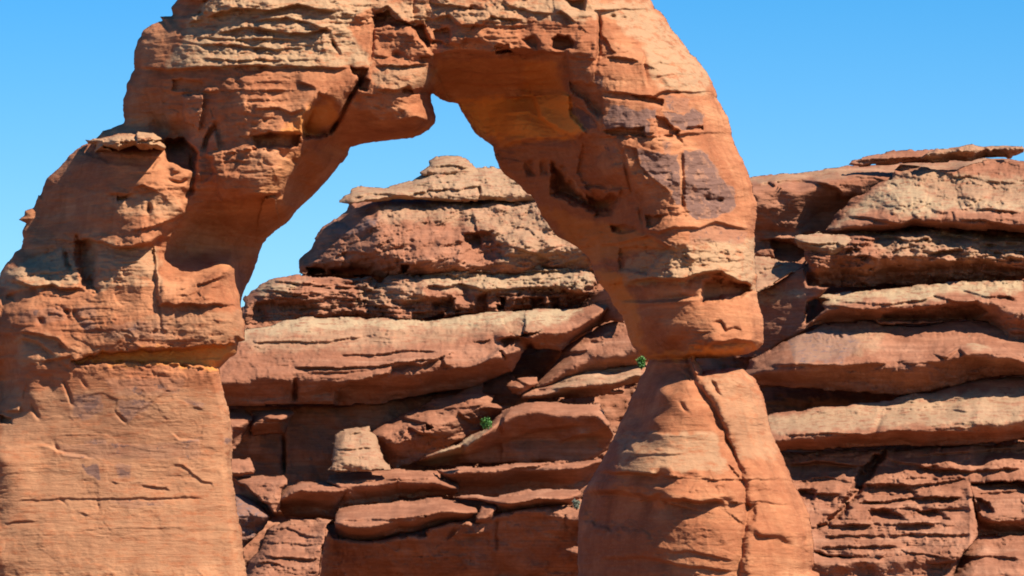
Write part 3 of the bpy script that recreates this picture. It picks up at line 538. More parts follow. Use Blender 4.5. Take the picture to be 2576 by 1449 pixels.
# ------------------------------------------------------------------ the ridge behind
def Yb(py): return 55 + (1449 - py) * .012
def body(name, label, cat, outline, prof, T=1.0, off=0.0, R=22, rim=-1.0, led=(), cracks=(), plates=(), cream=0, red=0, varn=(), creamp=(), amp=1.0, bed=1.0,
         lean=0.0, seed=None, group=None, edge=3.0, xs=None, tilt=0.0, kind=None, plt=1.0, lum=1.0, mat=None, bumps=(), rel=.38, fine=2.0, step=None, flute=.4):
    body.n += 1; o = q(outline) if isinstance(outline, str) else outline
    r = Rock(o, step or RSTEP, edge, seed=seed or 20 + body.n, chip=.8)
    ins = r.sd > 0; H = r.X.shape[0]
    has = ins.any(0); top = np.where(has, ins.argmax(0), 0).astype(float); bot = np.where(has, H - 1 - ins[::-1].argmax(0), H - 1).astype(float)
    if has.any():
        ii = np.arange(len(top)); top = np.interp(ii, ii[has], top[has]); bot = np.interp(ii, ii[has], bot[has])
    def sm(v, k): return np.convolve(np.pad(v, k, 'edge'), np.ones(2 * k + 1) / (2 * k + 1), 'valid')
    k = max(2, min(int(26 / RSTEP), len(top) // 3)); top = sm(top, k); bot = sm(bot, k)
    t = (np.arange(H)[:, None] - top[None]) / np.maximum(bot - top, 4)[None]
    t = t + .07 * fbm(r.X / 70, r.Y / 60, 3, r.seed + 1)
    r.F = blur(np.interp(t, [a for a, b in prof], [b * T for a, b in prof]), 3)
    r.F = np.where(r.F < -.45, -.45 + (r.F + .45) * .4, r.F)
    if lean: r.F += lean * (r.X - r.X.mean()) / 100
    if xs: r.F += np.interp(r.X, [a for a, b in xs], [b for a, b in xs])
    r.F += .25 * fbm(r.X / 120, r.Y / 60, 3, r.seed + 2) * lum
    r.F += .16 * flute * fbm(r.X / 20, r.Y / 34, 4, r.seed + 4, .6) + .10 * flute * (ss((fbm(r.X / 34, r.Y / 26, 3, r.seed + 6) - .05) / .08) - .5)
    for a in plates: r.plate(*a)
    for a in led: r.ledge(*a)
    for a in cracks: r.crack(*a)
    for a in bumps: r.bump(*a)
    if cream: r.col[..., 1] = cream
    if red: r.col[..., 2] = red
    for a in creamp: r.paint(a[0], 1, (a[1] if len(a) > 1 else .9) * .8, 22, 16)
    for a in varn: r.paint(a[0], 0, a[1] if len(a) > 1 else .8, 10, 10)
    if amp > 1.25: r.rough[:] = 1.7; amp = amp / 1.6
    r.weather(amp * 1.25, bed, tilt, plt, lum, 1.5, fine)
    r.finish_relief(rim, np.full(r.X.shape, float(R)), rel=rel)
    ob = r.build(Yb(r.Y) + off, -3.0, name, mat or M_RIDGE)[0]
    if kind: tag(ob, label, None, group, kind)
    else: tag(ob, label, cat, group)
    return ob
body.n = 0
SLAB = [(0, -.8), (.3, .0), (.55, .7), (.68, .8), (.85, .2), (1, -.5)]      # lit back-sloping top, dark undercut foot
WALL = [(0, .9), (.1, 1.0), (.5, .2), (1, -.9)]                               # leaning out: in its own shade
FACE = [(0, -.9), (.12, .2), (.5, .6), (.85, .9), (1, .3)]                    # lit all the way down
RB = "sandstone ridge layers behind the arch"

# dark undercut bedrock everything sits on
body("hills", "reddish brown undercut bedrock between the ledges of the far ridge", None,
     "P -1300 1300 -1100 1050 -500 900 200 830 640 770 760 690 860 540 1100 460 1300 440 1500 440 1700 480 1900 470 2150 450 2560 410 2900 430 3300 500 3600 640 3800 900 4000 1100 4100 1700 -1500 1700",
     [(0, 0), (1, 0)], 1, 4.0, step=5.0, R=200, rim=-2, kind="structure", bed=2.2, amp=1.3,
     led=[("P 560 1110 700 1105 850 1110", .6, 30, 4), ("P 600 1300 700 1290 850 1300", .6, 30, 4)])

# --- centre dome seen through the window
body("dome_cap", "small pale block capping the summit seen through the arch opening", "rock", "b 1300 1165 1350 1138 1420 1130 1500 1130 1560 1140 1590 1160 1612 1200 1630 1225 1720 1240 1700 1270 1500 1270 1250 1275 1230 1250 1300 1200",
     FACE, .6, .2, 14, cream=.5, led=[("b 1300 1210 1450 1200 1620 1225", .3, 8, 2)], amp=.8)
body("summit_layer", "pale flat rock layer with overhanging left lip under the summit block", "rock ledge",
     "e 648 112 650 90 680 50 720 40 725 15 b 735 1360 780 1345 900 1350 970 1360 1060 1345 1180 1305 1260 1245 1310 1205 1350 1190 1500 1200 1620 1220 1700 1212 1800 1215 c 40 1215 200 1180 600 1190 f 500 -120 600 20 620 160 300 120 100 100 e 1900 100 1700 100 1430 104 1340 90 1250 84 1050 84 960 96 900 105 840 100 760 118 720 122",
     [(0, -.9), (.3, .3), (.55, .5), (.8, .95), (1, .55)], 1.0, -.2, 14, cream=.5, amp=1.3,
     led=[("b 730 1440 900 1400 1150 1420 1300 1380 1500 1370 1700 1350", .4, 14, 3), ("b 1330 1250 1500 1260 1650 1265", .3, 10, 3), ("e 650 110 760 118 900 90 1020 70 1100 70 1250 85 1400 95 1700 92", .25, 12, 3)],
     cracks=[("b 1655 1320 1665 1449 e 1672 90", .5, 4)])
body("rock_dome", "rounded pitted pinkish dome below the flat pale layer in the arch opening", "rock dome",
     "e 720 100 700 165 620 225 530 290 470 370 440 440 385 480 355 520 350 620 400 640 600 640 900 640 1100 690 1300 700 2000 700 f 300 640 700 700 900 700 900 -200 600 -150 0 -20 e 1990 60 1400 70 1000 70",
     [(0, .2), (.3, .5), (.7, 1.1), (.88, .7), (1, .2)], 1.2, .3, 60, -3.0, rel=3, seed=31, amp=1.5, lum=2.0, bed=.7, tilt=.25,
     xs=[(735, -3.6), (850, -1.5), (950, .6), (1050, 1.0), (1200, 1.0), (1600, 1.3), (1900, 1.0)],
     led=[("e 590 490 700 470 850 480 900 540", .5, 18, 4), ("e 1530 440 1560 330 1680 320 1780 350", .5, 18, 5), ("f 80 270 200 300 300 380", .3, 12, 3), ("f 0 420 130 440 320 500 400 560", .3, 14, 3), ("f 60 100 200 130", .3, 12, 3),
          ("e 900 270 920 170 930 110", -.5, 30, 6), ("e 1600 130 1640 300 1700 480", .35, 14, 3)],
     plates=[("e 1540 330 1740 330 1820 440 1830 520 1650 540 1540 520 1570 400", -.7, 30, 14), ("e 410 580 480 572 540 585 550 620 430 630", -2.0, 7), ("e 590 600 640 585 760 580 880 600 870 635 600 635", -2.0, 7), ("e 1100 560 1150 560 1140 610 1100 620", -1.0, 5)],
     creamp=[("e 930 110 1992 110 f 600 500 0 500 e 1900 500 1850 450 1700 300 1300 250 930 250", .45), ("f 0 0 200 0 640 560 0 560", .5)], varn=[("e 560 250 720 250 950 200 900 280 800 340 560 340", .6)])
body("rough_ledge_band", "craggy olive and brown ledge band under the dome in the arch opening", "rock ledge",
     "e -40 800 0 745 60 700 130 660 340 630 600 640 880 640 940 690 1040 590 1200 640 1340 590 1400 600 1560 540 1680 560 1990 520 f 300 540 660 560 690 700 660 800 560 860 300 880 0 900 e 1640 900 1500 910 1200 960 1000 950 700 940 430 930 300 960 0 990 -100 1000",
     [(0, -.4), (.2, .4), (.4, .75), (.6, .6), (.85, .4), (1, .0)], 1.0, -.5, 16, -2.2, amp=2.3, lum=1.5, bed=1.3, seed=36, edge=6,
     xs=[(600, -1.6), (700, -.8), (900, -.6), (1000, .4), (1150, .3), (1250, -.1), (1600, .6)],
     led=[("e 130 680 400 700 560 720 800 720", .5, 20, 4), ("e 740 730 860 740 960 700", .5, 14, 3), ("e 1230 800 1290 710 1400 720 1530 700 1700 750 1990 730 f 200 720 450 740 660 760", .5, 20, 4), ("e 1300 620 1500 640 1620 600 1800 620 f 0 620 200 610 660 600", .5, 14, 3),
          ("e 1160 830 1250 810 1460 790 1480 860 1300 870", .5, 20, 4), ("e 750 830 850 820 930 860 1000 890", .4, 14, 3), ("e 1700 820 1780 780 1860 820 1860 870", .5, 14, 3), ("f 30 760 60 850", -.5, 20, 5), ("f 220 760 240 870 340 780 360 850", -.6, 16, 5), ("f 420 690 500 760 660 770", .8, 20, 4)],
     plates=[("e 1320 830 1480 810 1470 900 1330 890", -.7, 12), ("e 1180 900 1480 890 1240 970 1170 960", -.5, 8), ("e 1790 860 1840 855 1840 885 1790 885", -.8, 4), ("e 1640 800 1700 780 1710 900 1630 940", -.7, 12), ("f 220 800 320 800 320 870 230 870", -.7, 10), ("f 355 800 420 800 430 870 370 860", -.6, 10), ("f 490 800 650 800 600 870 500 860", -.6, 10), ("f 0 800 40 800 40 850 0 850", -.9, 5), ("e 0 860 250 820 400 840 560 900 250 960 0 960", -.5, 24)],
     creamp=[("e 1240 600 1990 560 f 680 560 680 740 0 740 e 1990 760 1700 760 1250 720", .8), ("e 140 680 400 680 300 760 60 760 0 730", .8), ("e 800 700 1250 640 1240 830 760 870", .4)])
body("smooth_ledge", "long smooth layer with pale upper edge between left leg and right leg", "rock ledge",
     "P 480 840 e 0 1020 150 1000 260 950 430 935 600 940 1000 950 1300 960 1700 910 1990 890 f 300 880 560 880 640 860 700 830 820 850 f 700 1000 540 1100 440 1190 350 1160 e 1992 1180 P 1290 935 1180 975 e 1300 1500 1000 1550 P 950 1016 760 1020 560 1022 470 1020",
     [(0, -.5), (.12, -.1), (.3, .2), (.45, .4), (.6, .7), (.68, .8), (.82, .0), (1, -1.2)], 1.3, -1.9, 14, -2.0, seed=41, amp=.75, bed=1.0, lum=.7,
     led=[("e 0 1130 300 1115 550 1115 820 1080", .35, 14, 4), ("e 640 1215 900 1210 1170 1180 1380 1190", .35, 12, 3), ("e 300 1295 600 1310 900 1300 1150 1260 1400 1240", .5, 16, 3, .5), ("e 400 1340 700 1335 960 1310", .3, 10, 3), ("e 600 1449 850 1400 1000 1350 1030 1300 1100 1290 1150 1270 1240 1290 1390 1230 1410 1290 1480 1305", .55, 22, 5, .5),
          ("e 1820 1170 1640 1280 1500 1300", .5, 20, 5), ("e 1760 1100 1850 1090 1992 1060 f 100 1060 200 1110 260 1170", .8, 30, 6), ("f 200 1110 300 1150 380 1140", .3, 12, 4)],
     plates=[("f 0 1110 200 1060 260 1170 0 1190 e 1850 1240 1820 1120", -.6, 10), ("e 640 1440 850 1400 1000 1350 1030 1300 1150 1270 1390 1240 1480 1305 1600 1280 1830 1170 f 260 1170 300 1500 e 600 1650", -.25, 12, 10, (0, -1.3))],
     cracks=[("e 325 1370 335 1449 P 742 985 740 1015", .8, 6)], creamp=[("e -200 1060 0 1010 260 940 1000 940 1990 880 f 600 860 450 990 0 990 e 1900 1010 1000 1030 700 1030 300 1090 -100 1120", 1.0), ("e 0 1050 1990 1000 f 300 1000 300 1040 0 1060 e 1000 1150 0 1200", .4)])
body("gully_wall", "dark shaded gully wall dropping diagonally behind the narrow right leg", "rock wall",
     "f 660 760 830 700 900 840 900 980 800 960 700 1010 600 1080 480 1190 400 1290 300 1400 200 1500 0 1500 e 1800 1520 1750 1449 1900 1400 f 0 1300 350 1160 440 1050 540 900",
     [(0, .6), (1, -.5)], 1.1, 2.2, 14, -1.5, seed=43, amp=.6, flute=.2, lean=3.2)
body("diagonal_slab", "smooth boulder leaning diagonally from upper right beside the dark gully", "boulder",
     "f 890 955 830 965 760 985 700 1010 600 1080 520 1130 450 1190 380 1290 320 1350 280 1400 250 1449 P 1345 1000 1420 960 1500 935 1640 910 1660 800",
     SLAB, .9, -1.3, 26, -1.6, seed=44, amp=.7, led=[("f 600 1110 700 1110 850 1030", .3, 22, 5), ("f 440 1200 600 1190 690 1160", .4, 20, 4)], xs=[(1340, -1.0), (1450, .0), (1600, .6)])
body("block", "small square fallen block at the foot of the dark gully", "boulder", "i 760 75 800 20 870 0 960 -10 1005 0 1000 45 960 80 900 135 860 140 800 115",
     [(0, -1), (.4, .6), (.5, 1), (1, -.3)], .9, -1.0, 9, -1.2, seed=46, led=[("i 760 75 840 20 890 50 960 80", .5, 16, 3)], amp=.8)
body("pointed_slab", "pale pointed slab with layered top just left of the pinched neck", "rock slab",
     "i 880 130 900 110 1000 85 1130 30 j 60 170 130 110 200 80 280 60 340 50 480 50 600 60 700 100 700 220 560 210 400 250 P 1600 985 1500 996 1400 1003 1313 1002",
     [(0, -1.6), (.3, -.6), (.6, .8), (.68, 1.0), (1, -1.0)], 1.1, -1.4, 9, -1.4, seed=47, amp=1.0, bed=1.7, tilt=.3,
     led=[("j 20 210 200 180 400 130 560 120", .3, 12, 3), ("j 100 160 300 120 500 110", .2, 8, 3), ("i 900 120 1100 95 1449 90 j 560 200", .5, 20, 4)], creamp=[("j 0 220 250 60 600 60 600 180 300 230 0 260", .5)])
# --- middle
body("shaded_wall", "dark recessed wall under the smooth ledge beside the left leg", "rock wall",
     "P 540 1015 760 1016 950 1012 1180 975 1290 940 1330 1000 1300 1100 1100 1210 860 1250 540 1250", [(0, .6), (.5, .1), (1, -.9)], 2.2, 2.6, 12, -1.5, seed=50, amp=.7, flute=.2, bed=.7,
     cracks=[("P 712 1090 716 1200", .6, 4), ("P 632 1095 640 1060", .5, 4)])
body("corner_block", "lit corner block touching the left leg below the dark crevice", "boulder", "h -20 240 60 238 150 245 180 275 195 320 170 380 130 460 70 540 -20 560",
     [(0, -.8), (.3, .6), (.5, .9), (1, -.8)], .9, -.6, 18, -1.2, seed=51, led=[("h 30 385 100 375 160 390", .4, 18, 3)], amp=.8)
body("wedge_block", "brown block with a small sunlit brow, second block right of the left leg", "boulder", "h 190 260 260 245 370 235 470 240 510 270 480 320 440 420 300 430 200 440 180 400",
     [(0, -.5), (.35, .9), (1, -.8)], 1.1, -.2, 14, -1.0, seed=52, led=[("h 245 290 330 320 440 320 500 290", .6, 24, 4)])
body("low_block", "grey lit stub of rock against the left leg below the corner block", "boulder", "h -10 590 100 590 180 600 200 650 225 690 215 715 100 725 -10 725", FACE, .7, -.6, 10, -1, seed=53, led=[("h 0 680 100 690 220 690", -.3, 12, 4)])
body("rock_pinnacle", "small pale pillar-shaped knob standing alone on the middle ledge", "rock pinnacle", "h 750 680 770 640 780 520 790 430 830 395 880 385 960 375 1045 368 1050 400 1090 420 1110 460 1125 540 1150 600 1190 640 1198 678 1000 690 820 690",
     [(0, -.6), (.1, .0), (.85, 1.0), (1, .8)], .9, -2.0, 30, -1.4, seed=54, cream=.4, amp=.8, bed=1.6, plt=.8, led=[("h 860 430 950 410 1045 398", .35, 12, 3), ("h 780 530 900 530 1110 515", .25, 10, 3), ("h 800 610 950 590 1130 600", .15, 8, 3)])
body("stepped_ledge", "stepped brown ledge with craggy lit top above and right of the pale knob", "rock ledge",
     "h 1040 440 1150 340 1240 290 1320 260 1449 230 i 0 270 100 245 215 180 230 155 330 140 400 130 480 60 580 25 600 60 605 120 690 130 690 150 660 190 820 212 760 260 640 340 560 400 400 480 200 600 0 660 h 1250 700 1200 640 1130 520",
     [(0, -.6), (.25, .4), (.45, .9), (.6, .5), (1, -.9)], 1.2, -.4, 14, -1.6, seed=55, amp=1.3, tilt=.2,
     led=[("h 1240 300 1350 320 1449 350 i 60 370 160 420 300 450", .7, 22, 4), ("i 0 270 160 235 350 230 560 220 820 212", -.4, 16, 4), ("i 160 220 350 235 640 215", .5, 18, 3), ("i 220 150 400 130 600 125", -.3, 10, 3), ("i 400 240 460 300 560 350", .4, 16, 4)])
body("shadow_flank", "smooth shadowed slab mass with one thin sunlit diagonal edge in the middle", "rock slab",
     "i 100 635 160 590 250 560 400 500 520 430 640 370 740 250 830 210 900 190 1100 190 1449 200 j 350 400 420 540 P 1530 1130 1450 1175 i 1000 630 700 640 300 655 120 650",
     [(0, .5), (.15, .9), (1, -1.1)], 2.2, -.4, 12, -1.6, seed=56, amp=.45, flute=.2, plt=.5, xs=[(1040, -.9), (1180, .0), (1320, .5), (1560, .4)],
     led=[("i 870 430 1000 390 1200 370 1320 330", .5, 24, 5), ("i 740 460 740 300 800 220", -.5, 30, 6), ("i 440 590 480 500 640 375 720 310", -1.0, 26, 7), ("i 1220 430 1400 430 j 420 460", .6, 18, 5), ("j 40 600 140 560 280 540", .4, 12, 4)],
     creamp=[("i 100 640 640 360 620 400 440 580 300 640", .9)])
body("flat_ledge", "flat lit-topped ledge carrying the pale knob", "rock ledge",
     "h 735 770 750 720 830 705 1000 690 1200 680 1449 675 i 100 675 230 685 300 690 300 745 400 760 440 800 430 850 300 870 0 890 h 1200 920 900 950 800 960 800 800",
     [(0, -1.2), (.28, .7), (.36, 1.0), (1, -1.0)], 1.25, -1.3, 10, -1.5, seed=57, amp=.8, led=[("h 740 768 950 770 1150 750 1449 735 i 0 750 290 740", .35, 12, 3), ("i 20 860 160 815 270 850", .4, 14, 3)], cracks=[("h 835 710 830 770", .5, 3)])
body("dark_step", "shadowed blocky step with a thin lit rim left of the flat ledge", "rock ledge", "h 400 830 450 790 560 770 700 768 830 770 960 765 940 800 830 1040 600 1030 420 1020 400 960",
     [(0, -.4), (.12, .9), (.2, 1.0), (1, -1.0)], 1.9, -.9, 10, -1.5, seed=58, amp=.7, led=[("h 430 820 520 790 620 800 740 790 820 820", .4, 12, 3)])
body("long_shadow_wall", "long dark wall with a thin sunlit streak left of the right pedestal", "rock wall",
     "i 250 680 430 660 800 640 1000 630 1449 600 j 350 720 250 860 205 930 P 1450 1260 i 1000 850 700 900 300 880 280 800 400 780", [(0, .2), (.1, .9), (1, -1.1)], 2.0, -.6, 10, -1.5, seed=59, amp=.6,
     led=[("i 770 680 900 665 1060 640 1260 625", .5, 14, 3), ("i 1100 690 1200 680", .3, 12, 3)])
body("lit_block", "lit block with a pointed shadow across it, right of the left leg's foot", "boulder", "h 40 740 150 730 300 722 420 722 445 750 450 790 420 820 410 900 390 960 370 1000 330 1040 200 1100 40 1400 -20 1400",
     [(0, -.8), (.12, .5), (.35, .9), (1, .6)], .9, -1.2, 16, -1.4, seed=60, amp=1.0, plates=[("h 50 740 130 790 200 850 300 930 370 1000 330 1060 180 1250 100 1449 -40 1449 -40 740", -1.6, 8)])
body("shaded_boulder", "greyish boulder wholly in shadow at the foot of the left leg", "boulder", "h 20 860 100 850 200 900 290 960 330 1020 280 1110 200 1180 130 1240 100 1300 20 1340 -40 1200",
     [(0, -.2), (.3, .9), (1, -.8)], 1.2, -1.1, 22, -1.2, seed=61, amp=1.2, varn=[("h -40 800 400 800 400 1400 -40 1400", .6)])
body("bottom_block", "tall lit boulder at the bottom edge just right of the left leg", "boulder", "h 120 1449 180 1340 270 1240 300 1120 360 1080 470 1035 600 1028 780 1040 735 1080 715 1200 690 1300 670 1449 680 1700 60 1700",
     [(0, -1.6), (.12, -.2), (.3, .5), (.6, .9), (1, 1.1)], 1.0, -2.2, 24, -1.6, seed=62, amp=1.3, led=[("h 290 1210 400 1205 600 1230 700 1210", .3, 14, 3), ("h 290 1320 450 1310 600 1330 690 1320", .4, 14, 3), ("h 320 1130 450 1100 600 1160 700 1180", .3, 16, 3), ("h 180 1370 300 1350 380 1360 450 1400", .4, 14, 3)])
body("oval_boulder", "long smooth oval boulder with lit top and dark belly at bottom centre", "boulder",
     "h 805 1000 820 960 900 935 1100 920 1300 905 1449 885 i 0 905 100 890 200 878 300 885 400 900 500 925 545 945 560 980 530 1020 480 1035 380 1060 300 1085 200 1110 100 1140 0 1150 h 1300 1160 1200 1170 1050 1200 900 1195 820 1180 800 1140 790 1060",
     [(0, -1.5), (.3, .1), (.5, .9), (.58, 1.0), (1, -1.2)], 1.3, -2.6, 18, -1.8, seed=63, amp=.7, bed=.8, led=[("h 780 1050 1000 1040 1200 1040 1449 1010 i 100 1020 260 1030", .35, 16, 4, .5), ("i 350 900 420 890 470 915", .3, 10, 3), ("h 1090 1180 1250 1140 1400 1150", .3, 10, 3)])
body("tongue_boulder", "long tongue-shaped boulder with rounded right tip touching the pedestal", "boulder",
     "i 330 865 500 865 700 868 800 850 900 825 1050 812 1200 808 1290 815 1325 845 1310 880 1270 900 1240 935 1100 950 900 960 800 975 700 985 690 970 700 940 640 930 560 900 450 890",
     [(0, -1.4), (.35, .4), (.55, 1.0), (1, -1.0)], 1.0, -2.5, 14, -1.6, seed=64, amp=.7, led=[("i 690 925 800 940 900 915 1000 890 1180 910 1240 920", .45, 16, 3, .4), ("i 620 910 720 890 860 850 1000 820", .25, 10, 3)])
body("gap_rock", "small squarish rock wedged between the oval and tongue boulders", "boulder", "i 540 1065 545 1020 570 975 580 940 620 935 690 940 700 960 680 990 690 1060 600 1072", [(0, -.5), (.5, .8), (.75, .9), (1, -.6)], .8, -2.3, 8, -1.2, seed=65)
body("bottom_wall", "big dark wall along the bottom edge below the oval boulder", "rock wall",
     "h 780 1170 900 1180 1100 1200 1250 1160 1449 1150 i 200 1100 400 1050 540 1060 700 1000 900 960 1100 945 1200 940 1250 960 1340 1000 1400 1200 1400 1700 -400 1700 h 640 1700 690 1300 720 1080", [(0, 1.4), (.5, .3), (1, -1.4)], 2.6, 1.2, 12, -1.5, seed=66, amp=.75,
     cracks=[("i 700 1000 690 1150 705 1300", .2, 4)], led=[("i 320 1200 400 1140 450 1090", -.5, 14, 3), ("i 430 1160 540 1150 640 1145 640 1170", .7, 12, 3), ("i 470 1260 550 1270", .3, 8, 3), ("i 740 1040 820 1040", .5, 10, 3)])
body("hanging_boulder", "small rounded boulder half hidden by the pedestal's left side", "boulder", "i 1190 1020 1200 970 1260 930 1340 940 1400 1000 1400 1140 1260 1150 1210 1120 1190 1080", [(0, -1), (.3, .6), (.5, .9), (1, -1)], .9, -2.0, 20, -1.4, seed=67)
body("wedge_stone", "thin lit wedge stone touching the pedestal near the bottom", "boulder", "i 1190 1260 1260 1230 1340 1225 1400 1240 1400 1300 1280 1298", FACE, .6, -1.6, 8, -1, seed=68)

# --- right side
body("crest_wall", "tall shaded crest wall with lit rim immediately right of the arch", "rock wall",
     "P 1780 470 k 20 380 180 355 400 335 620 312 740 290 1000 275 1300 258 1500 245 1700 235 1900 240 1992 255 P 2700 410 2800 600 2600 640 k 900 800 400 800 420 900 400 1010 300 1000 200 960 50 950 P 1780 660",
     [(0, -1.0), (.10, .4), (.17, .9), (.6, .0), (1, -.9)], 2.4, 2.2, 12, -2, seed=70, amp=.7, flute=.2, bed=.8, lean=0,
     led=[("k 20 440 150 420 190 440 200 410 380 400 540 430 640 460 680 520 760 530", .7, 20, 4), ("k 700 370 900 380 1000 400", .3, 12, 3), ("k 0 460 60 470", .3, 8, 3), ("k 50 830 200 830 350 830", .6, 20, 4)], plates=[("k 170 840 300 850 420 930 400 1010 200 960", -1.4, 10)],
     creamp=[("k 0 380 400 330 1000 290 1900 240 1992 330 1000 340 400 400 0 430", .45)])
body("crest_slab", "thin layered slab lying on the crest, left part of the skyline cap", "rock slab", "k 710 295 740 250 900 220 960 205 1050 185 1150 178 1250 185 1330 180 1400 200 1400 270 1200 270 1000 285 850 295", SLAB, .7, .1, 7, -.9, seed=71, amp=1.0, bed=2.0, led=[("k 730 270 950 250 1250 235", .35, 8, 2)])
body("knobby_slab", "dark knobbly overhanging slab with pointed right end topping the skyline", "rock slab", "k 1300 190 1400 170 1560 155 1620 140 1700 150 1800 145 1900 148 1970 155 1988 175 1980 200 1930 225 1880 245 1800 235 1700 245 1600 265 1450 265 1330 270 1230 240",
     [(0, .2), (.25, .9), (.5, .6), (1, -1.0)], 1.2, -.6, 9, -1, seed=72, amp=2.6, lum=2.5, cream=.35)
body("lit_dome", "big sunlit whitish slickrock dome on the right skyline slope", "rock dome",
     "k 560 760 590 720 620 660 680 600 740 540 850 480 950 420 1030 400 1040 350 1100 290 1300 310 1500 330 1600 280 1750 250 1900 255 1992 270 P 2700 420 2740 620 k 1992 780 1700 760 1520 760 1340 740 1200 730 1100 760 900 770 700 780",
     [(0, -1.2), (.5, .2), (.8, .8), (.9, .9), (1, -.1)], 1.4, -.9, 20, -2.4, seed=73, amp=1.15, plt=1.3, xs=[(2050, -1.6), (2180, -.2), (2300, .4), (2576, 1.2)], tilt=-.12,
     led=[("k 1000 300 1060 330 1150 340 1240 310", -.4, 12, 4), ("k 1280 630 1480 630 1500 720", .3, 16, 4), ("k 1600 620 1750 610 1992 640", .5, 12, 3), ("k 1500 680 1700 690 1850 720 1992 770", .5, 16, 3), ("k 700 660 850 670 950 700 1100 720 1200 690", .45, 20, 4), ("k 930 570 1050 590 1150 620", .3, 16, 4), ("k 1330 300 1500 380 1600 370 1700 400 1992 440", .35, 16, 4), ("k 1000 410 1060 430 1110 470", .25, 8, 3)],
     plates=[("k 1050 310 1100 290 1240 300 1230 335 1100 340", -.6, 10)], creamp=[("k 560 760 1030 380 1300 340 1992 400 1992 620 1500 600 1200 680 900 600 700 700", .9), ("k 1100 330 1992 420 1992 560 1400 560", .5)])
body("overhang_band", "craggy dark overhanging band under the lit dome on the right", "rock ledge",
     "k 410 900 430 850 600 800 800 770 1000 760 1200 740 1300 720 1500 740 1700 760 1992 760 P 2740 590 2740 760 k 1992 1100 1900 1130 1500 1140 1200 1150 900 1165 600 1170 440 1165 420 1080",
     [(0, -.5), (.2, .3), (.45, .75), (.6, .6), (1, -1.3)], 1.9, -.4, 16, -2.2, seed=74, amp=2.4, bed=1.5, lum=1.5, edge=5, lean=.0,
     led=[("k 800 870 1000 800 1140 840 1300 820 1360 800", .5, 16, 3), ("k 1000 930 1100 890 1200 880", .4, 12, 3), ("k 1280 940 1400 910 1550 910 1550 940", .8, 16, 3), ("k 1360 790 1480 800 1540 810 1700 850", .6, 16, 3), ("k 1750 980 1780 920 1830 930 1800 1000", .5, 12, 3), ("k 1560 990 1680 1000", .5, 12, 3), ("k 1820 850 1992 870", .5, 16, 4), ("k 700 960 850 940 950 990", .5, 14, 3)],
     creamp=[("k 1000 780 1992 780 1992 980 1300 960 900 900", .5)])
body("mushroom_ledge", "dark mushroom-like ledge jutting left from the right-hand band", "rock ledge", "k 335 850 340 810 400 785 500 775 600 790 700 790 760 815 795 845 770 870 720 865 700 900 760 920 840 920 780 945 700 970 600 1000 480 990 440 930 400 905 350 885",
     [(0, -1), (.3, .6), (.45, 1), (1, -1)], 1.1, -1.6, 10, -1.2, seed=75, amp=1.3, cream=.5, led=[("k 340 850 500 870 640 850 690 900", .6, 14, 3)])
body("lit_ramp", "small pale lit ramp between right leg and the dark ledge", "rock slab", "P 1860 645 k 50 950 200 965 300 1000 420 1015 380 1040 280 1090 180 1150 60 1215 P 1860 745", [(0, -1.6), (1, .6)], 1.1, -.2, 10, -1.6, seed=76, amp=.7, cream=.35, led=[("k 50 1040 150 1040 280 1000", .3, 8, 3)])
body("shaded_ramp", "bluish shaded slope right of the lower right leg", "rock slab", "P 1850 740 k 60 1215 180 1150 280 1090 400 1030 430 1160 600 1170 520 1240 430 1290 400 1449 l 380 110 280 170 180 220 80 290 0 300 P 1850 900", [(0, .6), (1, -.6)], .9, .5, 10, -1.6, seed=77, amp=.5, flute=.2, lean=1.8, creamp=[("k 60 1200 400 1180 400 1260 60 1280", .8)])
body("pale_ledge", "pale cream-topped ledge running right under the dark band", "rock ledge",
     "k 480 1250 520 1230 700 1205 900 1190 1200 1165 1500 1135 1700 1130 1992 1130 P 2740 705 2740 880 l 1444 260 1350 200 1250 110 1150 105 900 130 700 130 650 110 550 120 380 130 k 430 1449 560 1330",
     [(0, -.9), (.3, .2), (.45, .9), (.55, .9), (1, -.8)], 1.3, -1.2, 12, -2, seed=78, amp=1.2, xs=[(2020, -.6), (2200, 0), (2500, .3)],
     led=[("k 480 1255 700 1280 850 1290 1000 1300 1250 1270 1350 1240 1500 1280 1700 1290", .5, 16, 4), ("l 650 110 800 110 1200 105", -.5, 16, 4), ("l 390 30 450 30 600 60 700 50", .5, 14, 4), ("k 1500 1190 1600 1210 1700 1240 1992 1250", .4, 10, 3), ("k 1680 1250 1800 1230 1992 1280", .4, 20, 4)],
     plates=[("l 700 80 760 60 1200 20 1250 60 1180 105 900 110 700 110", -.8, 12)], creamp=[("k 400 1180 900 1180 1500 1130 1992 1130 1992 1200 1700 1240 1500 1200 1250 1290 900 1260 600 1300 470 1260", 1.0)])
body("whaleback", "rounded whale-shaped lit layer right of the balanced boulder", "rock ledge",
     "l 0 320 60 290 110 260 200 210 300 165 400 125 600 110 700 130 900 135 1150 105 1290 120 1444 180 P 2720 830 2740 960 l 1444 400 1300 400 1200 420 1000 470 800 500 500 480 200 460 60 450 -40 430",
     [(0, -1.3), (.3, .1), (.5, .8), (.6, 1.0), (1, -.8)], 1.4, -1.5, 24, -2.2, seed=79, amp=.9, bed=.9, lum=1.0, xs=[(1850, -3.0), (1930, -1.3), (2000, -.1), (2300, .1)],
     led=[("l 80 350 250 340 480 350 650 340 760 330", .4, 26, 5)], varn=[("l 200 180 480 160 600 220 500 330 240 330", .5)], creamp=[("l 220 180 700 140 700 260 250 340", .35)])
